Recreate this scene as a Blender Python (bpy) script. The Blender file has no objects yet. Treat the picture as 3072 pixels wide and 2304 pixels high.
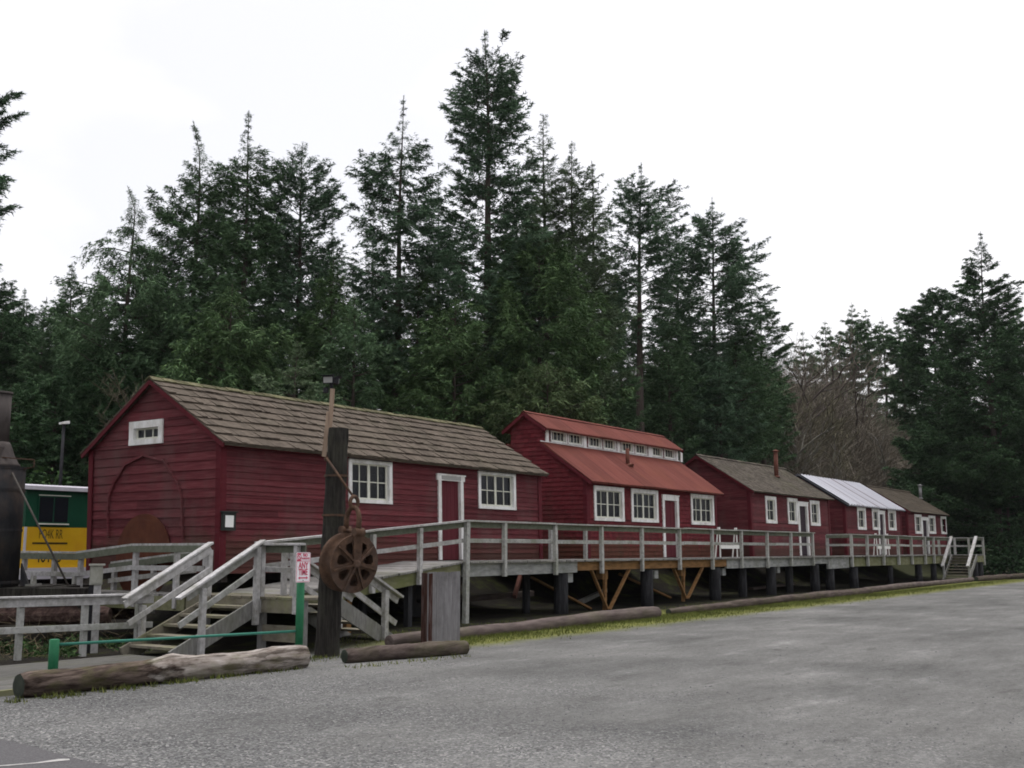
import bpy, math, random
import numpy as np
from mathutils import Vector
R = random.Random(7)
SC = bpy.context.scene
COL = SC.collection
V3 = Vector
Z = V3((0, 0, 1))
# ------------------------------------------------------------------ camera model
# world X runs along the row of cabins, world Y runs away from the car park; the camera stands over the origin
F, CX, CY, HY, EYE = 3283.0, 1536.0, 1152.0, 1649.0, 1.75
PT = math.atan((HY - CY) / F)
AZ = math.atan((3882 - CX) / (F / math.cos(PT)))
HD = V3((math.cos(AZ), math.sin(AZ), 0))
RT = V3((math.sin(AZ), -math.cos(AZ), 0))
FW = HD * math.cos(PT) + Z * math.sin(PT)
UPV = -HD * math.sin(PT) + Z * math.cos(PT)
E0 = V3((0, 0, EYE))

def ray(px, py): return FW + RT * ((px - CX) / F) + UPV * ((CY - py) / F)
def onV(px, py, v): d = ray(px, py); return E0 + d * (v / d.y)
def onU(px, py, u): d = ray(px, py); return E0 + d * (u / d.x)
def onZ(px, py, z): d = ray(px, py); return E0 + d * ((z - EYE) / d.z)
def atT(px, py, t): d = ray(px, py); return E0 + d * (t / d.dot(HD))
def dof(p): return V3((p[0], p[1], 0)).dot(HD)

def sm(x, a, b):
    k = min(1.0, max(0.0, (x - a) / (b - a))); return k * k * (3 - 2 * k)
def g(u, v):
    z = -0.16 * sm(v, 12.2, 15) * (1 - sm(u, 14.5, 17.5))
    z += 1.35 * sm(v, 20.2, 23.8) * sm(u, 16, 20)  # bank raised to shut out light from below the cabins
    z += 3.0 * sm(v, 27, 65)
    z += 13.0 * sm(v, 23, 42) * sm(u, 62, 98)
    z += 9.0 * sm(u, 100, 220) * sm(v, -20, 40)
    return z

# ------------------------------------------------------------------ object helpers
def thing(name, label, cat, loc=(0, 0, 0), group=None):
    o = bpy.data.objects.new(name, None); COL.objects.link(o)
    o.location = loc; o.empty_display_size = .2
    o['label'] = label; o['category'] = cat
    if group: o['group'] = group
    return o
def tag(o, label, cat, group=None):
    o['label'] = label; o['category'] = cat
    if group: o['group'] = group
    return o
def origin(p):
    q = V3((0, 0, 0))
    while p: q += p.location; p = p.parent
    return q

class MB:
    def __init__(s): s.v = []; s.f = []; s.st = []
    def each(s, name, m, parent=None, xf=None, smooth=False, bevel=0):
        """one object for every piece that was added"""
        st = s.st + [(len(s.v), len(s.f))]
        for (a, c), (b, d) in zip(st, st[1:]):
            k = MB(); k.v = s.v[a:b]; k.f = [tuple(i - a for i in f) for f in s.f[c:d]]; k.build(name, m, parent, xf, smooth, bevel)
    def add(s, vs, fs):
        n = len(s.v); s.st.append((n, len(s.f))); s.v += [V3(a) for a in vs]; s.f += [tuple(i + n for i in f) for f in fs]
    def hexa(s, c): s.add(c, [(0, 3, 2, 1), (4, 5, 6, 7), (0, 1, 5, 4), (1, 2, 6, 5), (2, 3, 7, 6), (3, 0, 4, 7)])
    def box(s, x0, x1, y0, y1, z0, z1):
        s.hexa([(x0, y0, z0), (x1, y0, z0), (x1, y1, z0), (x0, y1, z0), (x0, y0, z1), (x1, y0, z1), (x1, y1, z1), (x0, y1, z1)])
    def beam(s, p, q, w, h, up=Z, j=0.0):
        p, q = V3(p), V3(q); d = (q - p).normalized()
        x = d.cross(up)
        if x.length < 1e-4: x = d.cross(V3((1, 0, 0)))
        x.normalize(); y = x.cross(d).normalized()
        def J(): return V3((R.uniform(-j, j), R.uniform(-j, j), R.uniform(-j, j))) if j else V3((0, 0, 0))
        a = []
        for e in (p, q):
            a += [e - x * w / 2 - y * h / 2 + J(), e + x * w / 2 - y * h / 2 + J(), e + x * w / 2 + y * h / 2 + J(), e - x * w / 2 + y * h / 2 + J()]
        s.hexa(a)
    def tube(s, pts, rads, n=10, cap=True, ph=0.0, rn=None):
        pts = [V3(p) for p in pts]; rings = []; ref = None
        for i, p in enumerate(pts):
            d = (pts[min(i + 1, len(pts) - 1)] - pts[max(i - 1, 0)]).normalized()
            if ref is None: ref = V3((0, 0, 1)) if abs(d.z) < .9 else V3((1, 0, 0))
            x = d.cross(ref).normalized(); y = x.cross(d); ref = y if abs(d.z) < .9 else ref
            r = rads[i] if hasattr(rads, '__len__') else rads
            rings.append([p + (x * math.cos(2 * math.pi * k / n + ph) + y * math.sin(2 * math.pi * k / n + ph)) * r * (rn(i, k) if rn else 1) for k in range(n)])
        vs = [v for r_ in rings for v in r_]; fs = []
        for i in range(len(pts) - 1):
            for k in range(n):
                a, b = i * n + k, i * n + (k + 1) % n
                fs.append((a, b, b + n, a + n))
        if cap:
            fs.append(tuple(range(n - 1, -1, -1))); m = (len(pts) - 1) * n
            fs.append(tuple(range(m, m + n)))
        s.add(vs, fs)
    def prism(s, poly, ext):
        n = len(poly); ext = V3(ext); vs = [V3(p) for p in poly] + [V3(p) + ext for p in poly]
        s.add(vs, [tuple(range(n - 1, -1, -1)), tuple(range(n, 2 * n))] + [(i, (i + 1) % n, n + (i + 1) % n, n + i) for i in range(n)])
    def poly(s, *p): s.add(p, [tuple(range(len(p)))])
    def fbox(s, fr, x0, x1, z0, z1, d0, d1):
        s.hexa([fr(x0, z0, d0), fr(x1, z0, d0), fr(x1, z1, d0), fr(x0, z1, d0), fr(x0, z0, d1), fr(x1, z0, d1), fr(x1, z1, d1), fr(x0, z1, d1)])
    def build(s, name, m, parent=None, xf=None, smooth=False, bevel=0):
        o = V3((0, 0, 0)) if parent is None else origin(parent)
        me = bpy.data.meshes.new(name)
        vs = [xf(v) for v in s.v] if xf else s.v
        me.from_pydata([tuple(v - o) for v in vs], [], s.f); me.update()
        ob = bpy.data.objects.new(name, me); COL.objects.link(ob)
        me.materials.append(m)
        if parent: ob.parent = parent
        if smooth:
            for p in me.polygons: p.use_smooth = len(p.vertices) == 4
        if bevel:
            b = ob.modifiers.new('bevel', 'BEVEL'); b.width = bevel; b.segments = 1; b.limit_method = 'ANGLE'
        return ob

def frame(o, X, N):
    o, X, N = V3(o), V3(X), V3(N)
    return lambda x, z, d=0.0: o + X * x + Z * z + N * d

def np_mesh(name, verts, nper, m, parent=None):
    """many separate faces of nper corners from an (N*nper,3) array"""
    o = V3((0, 0, 0)) if parent is None else origin(parent)
    verts = np.asarray(verts, dtype=np.float32) - np.array(o, dtype=np.float32)
    nv = len(verts); nf = nv // nper
    me = bpy.data.meshes.new(name)
    me.vertices.add(nv); me.vertices.foreach_set('co', verts.ravel())
    me.loops.add(nv); me.loops.foreach_set('vertex_index', np.arange(nv, dtype=np.int32))
    me.polygons.add(nf); me.polygons.foreach_set('loop_start', np.arange(0, nv, nper, dtype=np.int32))
    me.update(calc_edges=True); me.validate()
    me.materials.append(m)
    ob = bpy.data.objects.new(name, me); COL.objects.link(ob)
    if parent: ob.parent = parent
    return ob

# ------------------------------------------------------------------ materials
GAIN = 1.2      # every paint, wood and leaf colour below is given for the wet look and lifted by this
class NT:
    def __init__(s, name):
        s.m = bpy.data.materials.new(name); s.m.use_nodes = True
        s.t = s.m.node_tree; s.b = s.t.nodes['Principled BSDF']; s.b.inputs['Specular IOR Level'].default_value = .10
    def n(s, typ, **k):
        x = s.t.nodes.new(typ)
        for a, b in k.items():
            if a.startswith('i_'): x.inputs[a[2:].replace('_', ' ')].default_value = b
            else: setattr(x, a, b)
        return x
    def l(s, a, b): s.t.links.new(a, b)
    def coord(s, sc=(1, 1, 1)):
        c = s.n('ShaderNodeTexCoord'); mp = s.n('ShaderNodeMapping'); s.l(c.outputs['Object'], mp.inputs['Vector'])
        mp.inputs['Scale'].default_value = sc; return mp.outputs['Vector']
    def noise(s, vec, scale, det=4, rough=.6):
        x = s.n('ShaderNodeTexNoise'); x.inputs['Scale'].default_value = scale; x.inputs['Detail'].default_value = det
        x.inputs['Roughness'].default_value = rough; s.l(vec, x.inputs['Vector']); return x.outputs['Fac']
    def ramp(s, fac, stops):
        x = s.n('ShaderNodeValToRGB'); e = x.color_ramp.elements
        while len(e) < len(stops): e.new(.5)
        for i, (p, c) in enumerate(stops):
            e[i].position = p; e[i].color = (*c, 1) if len(c) == 3 else c
        s.l(fac, x.inputs['Fac']); return x.outputs['Color']
    def mix(s, fac, a, b, mode='MIX'):
        x = s.n('ShaderNodeMix', data_type='RGBA', blend_type=mode)
        for k, q in ((0, fac), (6, a), (7, b)):
            if hasattr(q, 'is_linked'): s.l(q, x.inputs[k])
            else: x.inputs[k].default_value = q if k == 0 else (*q, 1)
        return x.outputs[2]
    def math(s, op, a, b=0.0):
        x = s.n('ShaderNodeMath', operation=op)
        for k, q in ((0, a), (1, b)):
            if hasattr(q, 'is_linked'): s.l(q, x.inputs[k])
            else: x.inputs[k].default_value = q
        return x.outputs[0]
    def island(s):
        x = s.n('ShaderNodeNewGeometry'); return x.outputs['Random Per Island']
    def bump(s, h, st=.3, dist=.02):
        x = s.n('ShaderNodeBump'); x.inputs['Strength'].default_value = st; x.inputs['Distance'].default_value = dist
        s.l(h, x.inputs['Height']); s.l(x.outputs[0], s.b.inputs['Normal'])
    def out(s, c, rough=.8, metal=0):
        x = s.n('ShaderNodeVectorMath', operation='SCALE'); x.inputs['Scale'].default_value = GAIN
        s.l(c, x.inputs[0]); s.l(x.outputs[0], s.b.inputs['Base Color'])
        s.b.inputs['Roughness'].default_value = rough; s.b.inputs['Metallic'].default_value = metal
        return s.m

def weathered(name, cols, sc=(1, 1, 1), scale=6, rough=.85, isl=.5, stain=None, stain_scale=1.5, stain_amt=.5, bump=.3, metal=0, det=5, foot=None, sheets=0):
    """noise ramp through cols, board-to-board tone changes, blotchy stains"""
    t = NT(name); v = t.coord(sc); f = t.noise(v, scale, det)
    n = len(cols)
    c = t.ramp(f, [(.28 + .44 * i / (n - 1), cols[i]) for i in range(n)])
    if isl:
        k = t.math('ADD', t.math('MULTIPLY', t.island(), isl), 1 - isl * .5)
        x = t.n('ShaderNodeVectorMath', operation='SCALE'); t.l(c, x.inputs[0]); t.l(k, x.inputs['Scale']); c = x.outputs[0]
    if stain:
        f2 = t.ramp(t.noise(t.coord((1, 1, .6)), stain_scale, 6, .7), [(.48, (0, 0, 0)), (.7, (stain_amt,) * 3)])
        c = t.mix(f2, c, stain)
    if foot:        # algae splashed up the lowest boards
        sx = t.n('ShaderNodeSeparateXYZ'); tc = t.n('ShaderNodeTexCoord'); t.l(tc.outputs['Object'], sx.inputs[0])
        h = t.math('SUBTRACT', sx.outputs[2], t.math('MULTIPLY', t.noise(t.coord((1, 1, .4)), 1.7, 6, .7), 1.25))
        c = t.mix(t.ramp(h, [(.0, (.42,) * 3), (.22, (0, 0, 0))]), c, foot)
    if sheets:      # separate roofing sheets weather differently
        sx = t.n('ShaderNodeSeparateXYZ'); tc = t.n('ShaderNodeTexCoord'); t.l(tc.outputs['Object'], sx.inputs[0])
        q = t.math('MULTIPLY', sx.outputs[0], 1 / sheets); w = t.n('ShaderNodeTexWhiteNoise', noise_dimensions='1D'); t.l(t.math('FLOOR', q), w.inputs['W'])
        k = t.math('ADD', t.math('MULTIPLY', w.outputs['Value'], .28), .86)
        seam = t.math('GREATER_THAN', t.math('FRACT', q), .04); k = t.math('MULTIPLY', k, t.math('ADD', t.math('MULTIPLY', seam, .3), .7))
        x = t.n('ShaderNodeVectorMath', operation='SCALE'); t.l(c, x.inputs[0]); t.l(k, x.inputs['Scale']); c = x.outputs[0]
    if bump: t.bump(f, bump, .01)
    return t.out(c, rough, metal)

def foliage(name, c0, c1, c2):
    t = NT(name)
    a = t.ramp(t.island(), [(0, c0), (.55, c1), (1, c2)])
    nz = t.ramp(t.noise(t.coord(), .55, 3), [(.35, (.62,) * 3), (.65, (1.25,) * 3)])
    c = t.mix(1.0, a, nz, 'MULTIPLY')
    t.out(c, .75); t.b.inputs['Specular IOR Level'].default_value = .06
    return t.m

M = {}
RED = [(.068, .0145, .0180), (.098, .0225, .0270), (.136, .041, .046)]
M['siding'] = weathered('red_barn_paint', RED, (.35, .35, 5), 5, .75, .6, (.098, .058, .056), .9, .6, .15, foot=(.04, .036, .020))
M['shingle_red'] = weathered('red_shingle_paint', [(.080, .0115, .0155), (.110, .0170, .0220), (.138, .028, .033)], (1.5, 1.5, 3), 4, .8, .36, (.07, .042, .034), .8, .4, foot=(.060, .052, .022))
M['red_trim'] = weathered('red_trim_paint', [(.068, .010, .0145), (.095, .0145, .020)], (1, 1, .4), 4, .7, .2)
M['red_door'] = weathered('red_door_paint', [(.078, .0155, .021), (.098, .021, .028)], (3, 3, .4), 3, .7, .1)
M['doorway_shade'] = weathered('dark_doorway_shade', [(.022, .014, .020), (.034, .022, .030)], (3, 3, .4), 3, .6, .1)  # door boards coloured as the shaded inside of an open doorway
M['white'] = weathered('white_paint', [(.50, .50, .48), (.66, .66, .65), (.73, .73, .73)], (1, 1, .6), 5, .6, .12, (.36, .33, .27), 3.0, .6)
M['sash'] = weathered('cream_sash_paint', [(.50, .50, .42), (.62, .62, .55)], (1, 1, 1), 6, .6, .1)
M['shake'] = weathered('weathered_shakes', [(.050, .039, .031), (.082, .067, .053), (.112, .093, .075)], (2, 6, 6), 3, .9, .38, (.055, .055, .034), .9, .35)
M['shingle_roof'] = weathered('old_roof_shingles', [(.045, .038, .031), (.070, .060, .049), (.095, .082, .067)], (2, 6, 6), 3, .9, .75, (.06, .062, .03), .8, .5)
M['moss_cap'] = weathered('mossy_ridge', [(.055, .055, .025), (.095, .09, .05), (.13, .118, .085)], (2, 2, 2), 6, .95, .6)
M['brown_roof'] = weathered('brown_felt_roof', [(.040, .033, .024), (.058, .048, .036)], (1, 3, 3), 4, .9, .4)
M['rust_roof'] = weathered('rust_red_metal_roof', [(.098, .030, .023), (.122, .037, .029), (.145, .049, .040)], (5, .5, .5), 1.5, .75, 0, (.15, .052, .028), .8, .4, .1, sheets=.82)
def _galv():
    t = NT('bare_metal_roof'); v = t.coord()
    w = t.noise(t.coord((5.5, .05, .05)), 1.1, 1, .4)
    c = t.ramp(w, [(.0, (.25, .255, .285)), (.56, (.27, .275, .305)), (.62, (.10, .075, .08)), (.68, (.26, .265, .295))])
    return t.out(c, .35, .25)
M['galv'] = _galv()
M['grey_wood'] = weathered('grey_weathered_wood', [(.11, .11, .103), (.17, .168, .16), (.23, .228, .22)], (4, 4, 1.2), 4, .85, .35, (.12, .125, .08), 1.3, .45)
M['rail'] = weathered('faded_white_rail', [(.19, .19, .178), (.28, .282, .27), (.36, .36, .35)], (3, 3, 3), 4, .85, .35, (.13, .145, .085), 1.5, .65)
M['rail_white'] = weathered('chalky_white_rail', [(.215, .21, .205), (.32, .315, .315), (.42, .415, .415)], (3, 3, 3), 4, .8, .35, (.14, .14, .095), 1.8, .7)
M['under_rail'] = weathered('mossy_under_rail', [(.085, .095, .07), (.14, .15, .12)], (3, 3, 3), 3, .9, .3)
M['deck'] = weathered('grey_deck_planks', [(.11, .107, .10), (.17, .165, .16), (.235, .228, .22)], (8, 1.2, 3), 3, .9, .5, (.16, .17, .09), 1.0, .4)
M['tread'] = weathered('worn_step_boards', [(.10, .092, .072), (.155, .142, .112), (.20, .185, .145)], (8, 1.5, 3), 3, .9, .4, (.15, .16, .07), 1.5, .6)
M['fascia'] = weathered('grey_bridge_beam', [(.15, .154, .15), (.25, .255, .253), (.34, .34, .34)], (1.2, 4, 4), 2.5, .85, .3, (.13, .14, .11), .9, .6)
M['fascia_moss'] = weathered('mossy_bridge_beam', [(.09, .095, .055), (.15, .15, .085), (.19, .19, .13)], (1.2, 4, 4), 2.0, .9, .3, (.10, .12, .035), .9, .6)
M['new_beam'] = weathered('orange_brown_beam', [(.10, .055, .025), (.19, .105, .045), (.24, .13, .055)], (1.0, 4, 4), 3, .8, .3)
M['pile'] = weathered('creosote_pile', [(.012, .012, .013), (.026, .026, .029), (.048, .048, .052)], (4, 4, .5), 4, .7, .15)
M['log_grey'] = None
M['log_brown'] = weathered('brown_log_bark', [(.030, .022, .019), (.066, .051, .045), (.115, .092, .082)], (.7, 6, 6), 2.6, .95, 0, (.06, .066, .025), 1.3, .5, .9)
M['log_end'] = weathered('dark_log_end', [(.02, .026, .02), (.045, .05, .04)], (1, 1, 1), 5, .95, 0)
M['log_mauve'] = weathered('mauve_log', [(.050, .038, .035), (.086, .068, .063), (.13, .105, .097)], (.8, 5, 5), 2.5, .95, 0, (.10, .095, .06), .8, .5, .6)
M['sled_log'] = weathered('red_brown_sled_log', [(.020, .013, .011), (.055, .035, .030), (.115, .08, .068)], (.8, 5, 5), 2.5, .95, 0, None, 1, 0, .8)
M['pole'] = weathered('tarred_pole', [(.009, .008, .0075), (.021, .019, .017), (.042, .039, .034)], (8, 8, .7), 3.5, .85, 0, (.06, .062, .045), 1.6, .5, .7)
M['mast'] = weathered('tan_mast_wood', [(.16, .115, .085), (.26, .19, .14), (.31, .24, .18)], (6, 6, .6), 4, .8, .5)
M['rust'] = weathered('rusty_iron', [(.036, .023, .017), (.078, .047, .032), (.125, .074, .047)], (1, 1, 1), 7, .8, 0, (.055, .045, .042), 3, .6, .3)
M['rust_disc'] = weathered('rust_brown_plate', [(.062, .022, .014), (.085, .031, .018), (.105, .040, .022)], (1, 1, 1), 3, .85, 0, (.06, .02, .016), 2, .5, .1)
M['iron'] = weathered('black_boiler_iron', [(.013, .014, .016), (.024, .024, .026), (.038, .037, .036)], (1, 1, .5), 4, .6, 0, (.075, .052, .038), 1.8, .6, .15)
M['stack'] = weathered('sooty_grey_stack', [(.032, .028, .027), (.06, .052, .049), (.08, .068, .062)], (1, 1, .4), 4, .7, 0)
M['dark_metal'] = weathered('dark_metal', [(.012, .012, .014), (.022, .022, .025)], (1, 1, 1), 6, .5, 0, None, 1, 0, .05)
M['cable'] = weathered('steel_cable', [(.045, .042, .04), (.08, .07, .06)], (1, 1, 1), 9, .6, 0, None, 1, 0, 0)
M['lens'] = weathered('grey_lamp_glass', [(.27, .27, .26), (.32, .32, .31)], (1, 1, 1), 6, .25, 0, None, 1, 0, 0)
M['green_paint'] = weathered('green_post_paint', [(.012, .085, .038), (.018, .105, .05), (.024, .125, .06)], (1, 1, 1), 4, .45, 0, (.02, .05, .03), 3, .3, .05)
M['pipe_green'] = weathered('teal_green_pipe_paint', [(.03, .13, .095), (.045, .165, .125)], (1, 1, 1), 4, .4, 0, None, 1, 0, .03)
M['sign_white'] = weathered('sign_white', [(.68, .66, .68), (.74, .72, .74)], (1, 1, 1), 4, .5, 0, None, 1, 0, 0)
M['sign_red'] = weathered('sign_red', [(.45, .05, .10), (.52, .07, .13)], (1, 1, 1), 9, .5, 0, None, 1, 0, 0)
M['orange'] = weathered('faded_orange_stripe', [(.60, .20, .09), (.68, .27, .13)], (1, 1, 1), 9, .5, 0, None, 1, 0, 0)
M['barricade_white'] = weathered('barricade_white', [(.66, .66, .63), (.74, .74, .71)], (1, 1, 1), 5, .5, 0, None, 1, 0, 0)
M['car_green'] = weathered('dark_green_railcar_paint', [(.006, .042, .022), (.009, .055, .03)], (1, 1, 1), 2, .4, 0, None, 1, 0, 0)
M['car_yellow'] = weathered('yellow_railcar_paint', [(.46, .27, .010), (.52, .31, .013)], (1, 1, 1), 2, .45, 0, (.45, .2, .02), 2, .4, 0)
M['car_white'] = weathered('white_railcar_paint', [(.40, .39, .43), (.47, .46, .50)], (1, 1, 1), 2, .5, 0, (.3, .28, .3), 2, .4, 0)
M['lettering'] = weathered('olive_black_lettering', [(.06, .045, .008), (.085, .06, .01)], (1, 1, 1), 9, .6, 0, None, 1, 0, 0)
M['dark_letter'] = weathered('black_lettering', [(.03, .025, .008), (.05, .035, .01)], (1, 1, 1), 9, .6, 0, None, 1, 0, 0)
M['box_grey'] = weathered('grey_painted_box', [(.22, .22, .19), (.30, .30, .27)], (1, 1, 1), 5, .6, 0, (.12, .13, .08), 4, .4, .05)
M['plank_grey'] = weathered('silver_grey_planks', [(.12, .115, .117), (.17, .165, .167), (.22, .215, .217)], (9, 9, .7), 3, .9, .10, (.075, .07, .07), 2.5, .65, .4)
M['rot_wood'] = weathered('rotten_red_wood', [(.020, .011, .009), (.045, .02, .015), (.11, .09, .088)], (7, 7, .9), 3, .95, .3, None, 1, 0, .6)
M['paper'] = weathered('notice_paper', [(.66, .68, .66), (.74, .75, .73)], (1, 1, 1), 5, .7, 0, None, 1, 0, 0)
M['black_frame'] = weathered('dark_notice_frame', [(.018, .022, .02), (.03, .034, .03)], (1, 1, 1), 5, .6, 0, None, 1, 0, 0)
M['dark_boards'] = weathered('dark_interior_boards', [(.03, .026, .023), (.05, .044, .04)], (1, 1, 1), 3, .9, .2, None, 1, 0, 0)  # dark boards for the cabin floors
M['pane_backing'] = weathered('pale_pane_backing', [(.30, .31, .33), (.42, .43, .45)], (12, 12, .5), 2, .9, 0, None, 1, 0, 0)  # pale sheet set behind some panes
M['pipe_rust'] = weathered('rusty_stovepipe', [(.085, .035, .026), (.14, .058, .042)], (1, 1, 1), 6, .7, 0, None, 1, 0, .1)
M['pipe_grey'] = weathered('grey_stovepipe', [(.14, .14, .14), (.20, .20, .20)], (1, 1, 1), 6, .5, .0, None, 1, 0, .05)
M['bark'] = weathered('conifer_bark', [(.035, .028, .024), (.065, .052, .045), (.095, .08, .07)], (6, 6, .8), 3, .95, 0, None, 1, 0, .7)
M['bark_pale'] = weathered('pale_alder_bark', [(.09, .085, .07), (.15, .14, .125), (.20, .19, .17)], (4, 4, 1), 3, .95, 0, (.10, .115, .05), 2, .6, .4)
M['twig_red'] = weathered('bare_red_twigs', [(.092, .080, .062), (.13, .114, .090), (.16, .143, .115)], (.6, .6, .6), .8, .95, .6, None, 1, 0, 0)
M['twig_moss'] = weathered('mossy_grey_twigs', [(.085, .078, .05), (.13, .118, .082)], (.6, .6, .6), .8, .95, .6, None, 1, 0, 0)
M['dry'] = weathered('dry_stalks', [(.085, .07, .045), (.16, .13, .085)], (1, 1, 1), 3, .95, .7, None, 1, 0, 0)
M['fir'] = foliage('dark_fir_needles', (0.0375, 0.0686, 0.0354), (0.0737, 0.1267, 0.0637), (0.1233, 0.1914, 0.0968))
M['blue_fir'] = foliage('blue_green_needles', (0.0389, 0.0700, 0.0425), (0.0764, 0.1294, 0.0759), (0.1286, 0.1954, 0.1196))
M['cedar'] = foliage('cedar_green_sprays', (0.0323, 0.0604, 0.0257), (0.0645, 0.1115, 0.0471), (0.1060, 0.1649, 0.0673))
M['grey_fir'] = foliage('grey_green_needles', (0.0482, 0.0739, 0.0413), (0.0938, 0.1346, 0.0732), (0.1407, 0.1874, 0.1038))
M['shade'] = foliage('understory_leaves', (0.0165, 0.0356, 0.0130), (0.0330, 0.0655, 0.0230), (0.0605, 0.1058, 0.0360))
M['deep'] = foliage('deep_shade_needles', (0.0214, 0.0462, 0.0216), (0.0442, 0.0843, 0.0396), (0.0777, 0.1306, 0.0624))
M['olive'] = foliage('olive_sprays', (0.0374, 0.0583, 0.0247), (0.0704, 0.1032, 0.0448), (0.1099, 0.1515, 0.0695))
M['grass'] = foliage('verge_grass', (.052, .070, .018), (.094, .112, .028), (.148, .152, .05))

def _glass():
    t = NT('window_glass'); nt = t.t
    t.b.inputs['Base Color'].default_value = (.02, .024, .032, 1); t.b.inputs['Roughness'].default_value = .04
    t.b.inputs['Specular IOR Level'].default_value = .5
    f = t.noise(t.coord(), 2.2, 2)
    t.bump(f, .06, .05)
    tr = t.n('ShaderNodeBsdfTransparent'); tr.inputs['Color'].default_value = (.62, .65, .7, 1)
    mx = t.n('ShaderNodeMixShader'); mx.inputs[0].default_value = .45
    o = nt.nodes['Material Output']
    t.l(tr.outputs[0], mx.inputs[1]); t.l(t.b.outputs[0], mx.inputs[2]); t.l(mx.outputs[0], o.inputs['Surface'])
    return t.m
M['glass'] = _glass()

def _log_grey():
    t = NT('peeling_grey_log'); v = t.coord((.8, 5, 5))
    f = t.noise(v, 2.6, 6, .65)
    bark = t.ramp(f, [(.3, (.016, .011, .009)), (.48, (.055, .041, .034)), (.66, (.12, .093, .078))])
    bare = t.ramp(t.noise(t.coord((.9, 3.2, 3.2)), 3.1, 5, .6), [(.3, (.07, .052, .042)), (.45, (.19, .165, .145)), (.6, (.27, .245, .222)), (.74, (.38, .355, .33))])
    sx = t.n('ShaderNodeSeparateXYZ'); c = t.n('ShaderNodeTexCoord'); t.l(c.outputs['Object'], sx.inputs[0])
    e = t.math('ADD', t.math('MULTIPLY', sx.outputs[0], .38), t.math('MULTIPLY', t.noise(t.coord((1.2, 4, 4)), 1.6, 4), 1.7))
    msk = t.ramp(t.math('SUBTRACT', e, .22), [(.42, (0, 0, 0)), (.58, (1, 1, 1))])
    col = t.mix(msk, bark, bare)
    fi = t.ramp(t.noise(t.coord((.55, 7, 7)), 2.2, 5, .6), [(.40, (.22, .2, .18)), (.50, (1, 1, 1))])
    col = t.mix(.8, col, fi, 'MULTIPLY')
    mo = t.ramp(t.noise(t.coord((1, 2, 2)), 2, 4), [(.52, (0, 0, 0)), (.66, (.5, .5, .5))])
    col = t.mix(mo, col, (.075, .075, .03))
    t.bump(f, .9, .02)
    return t.out(col, .95)
M['log_grey'] = _log_grey()

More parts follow.
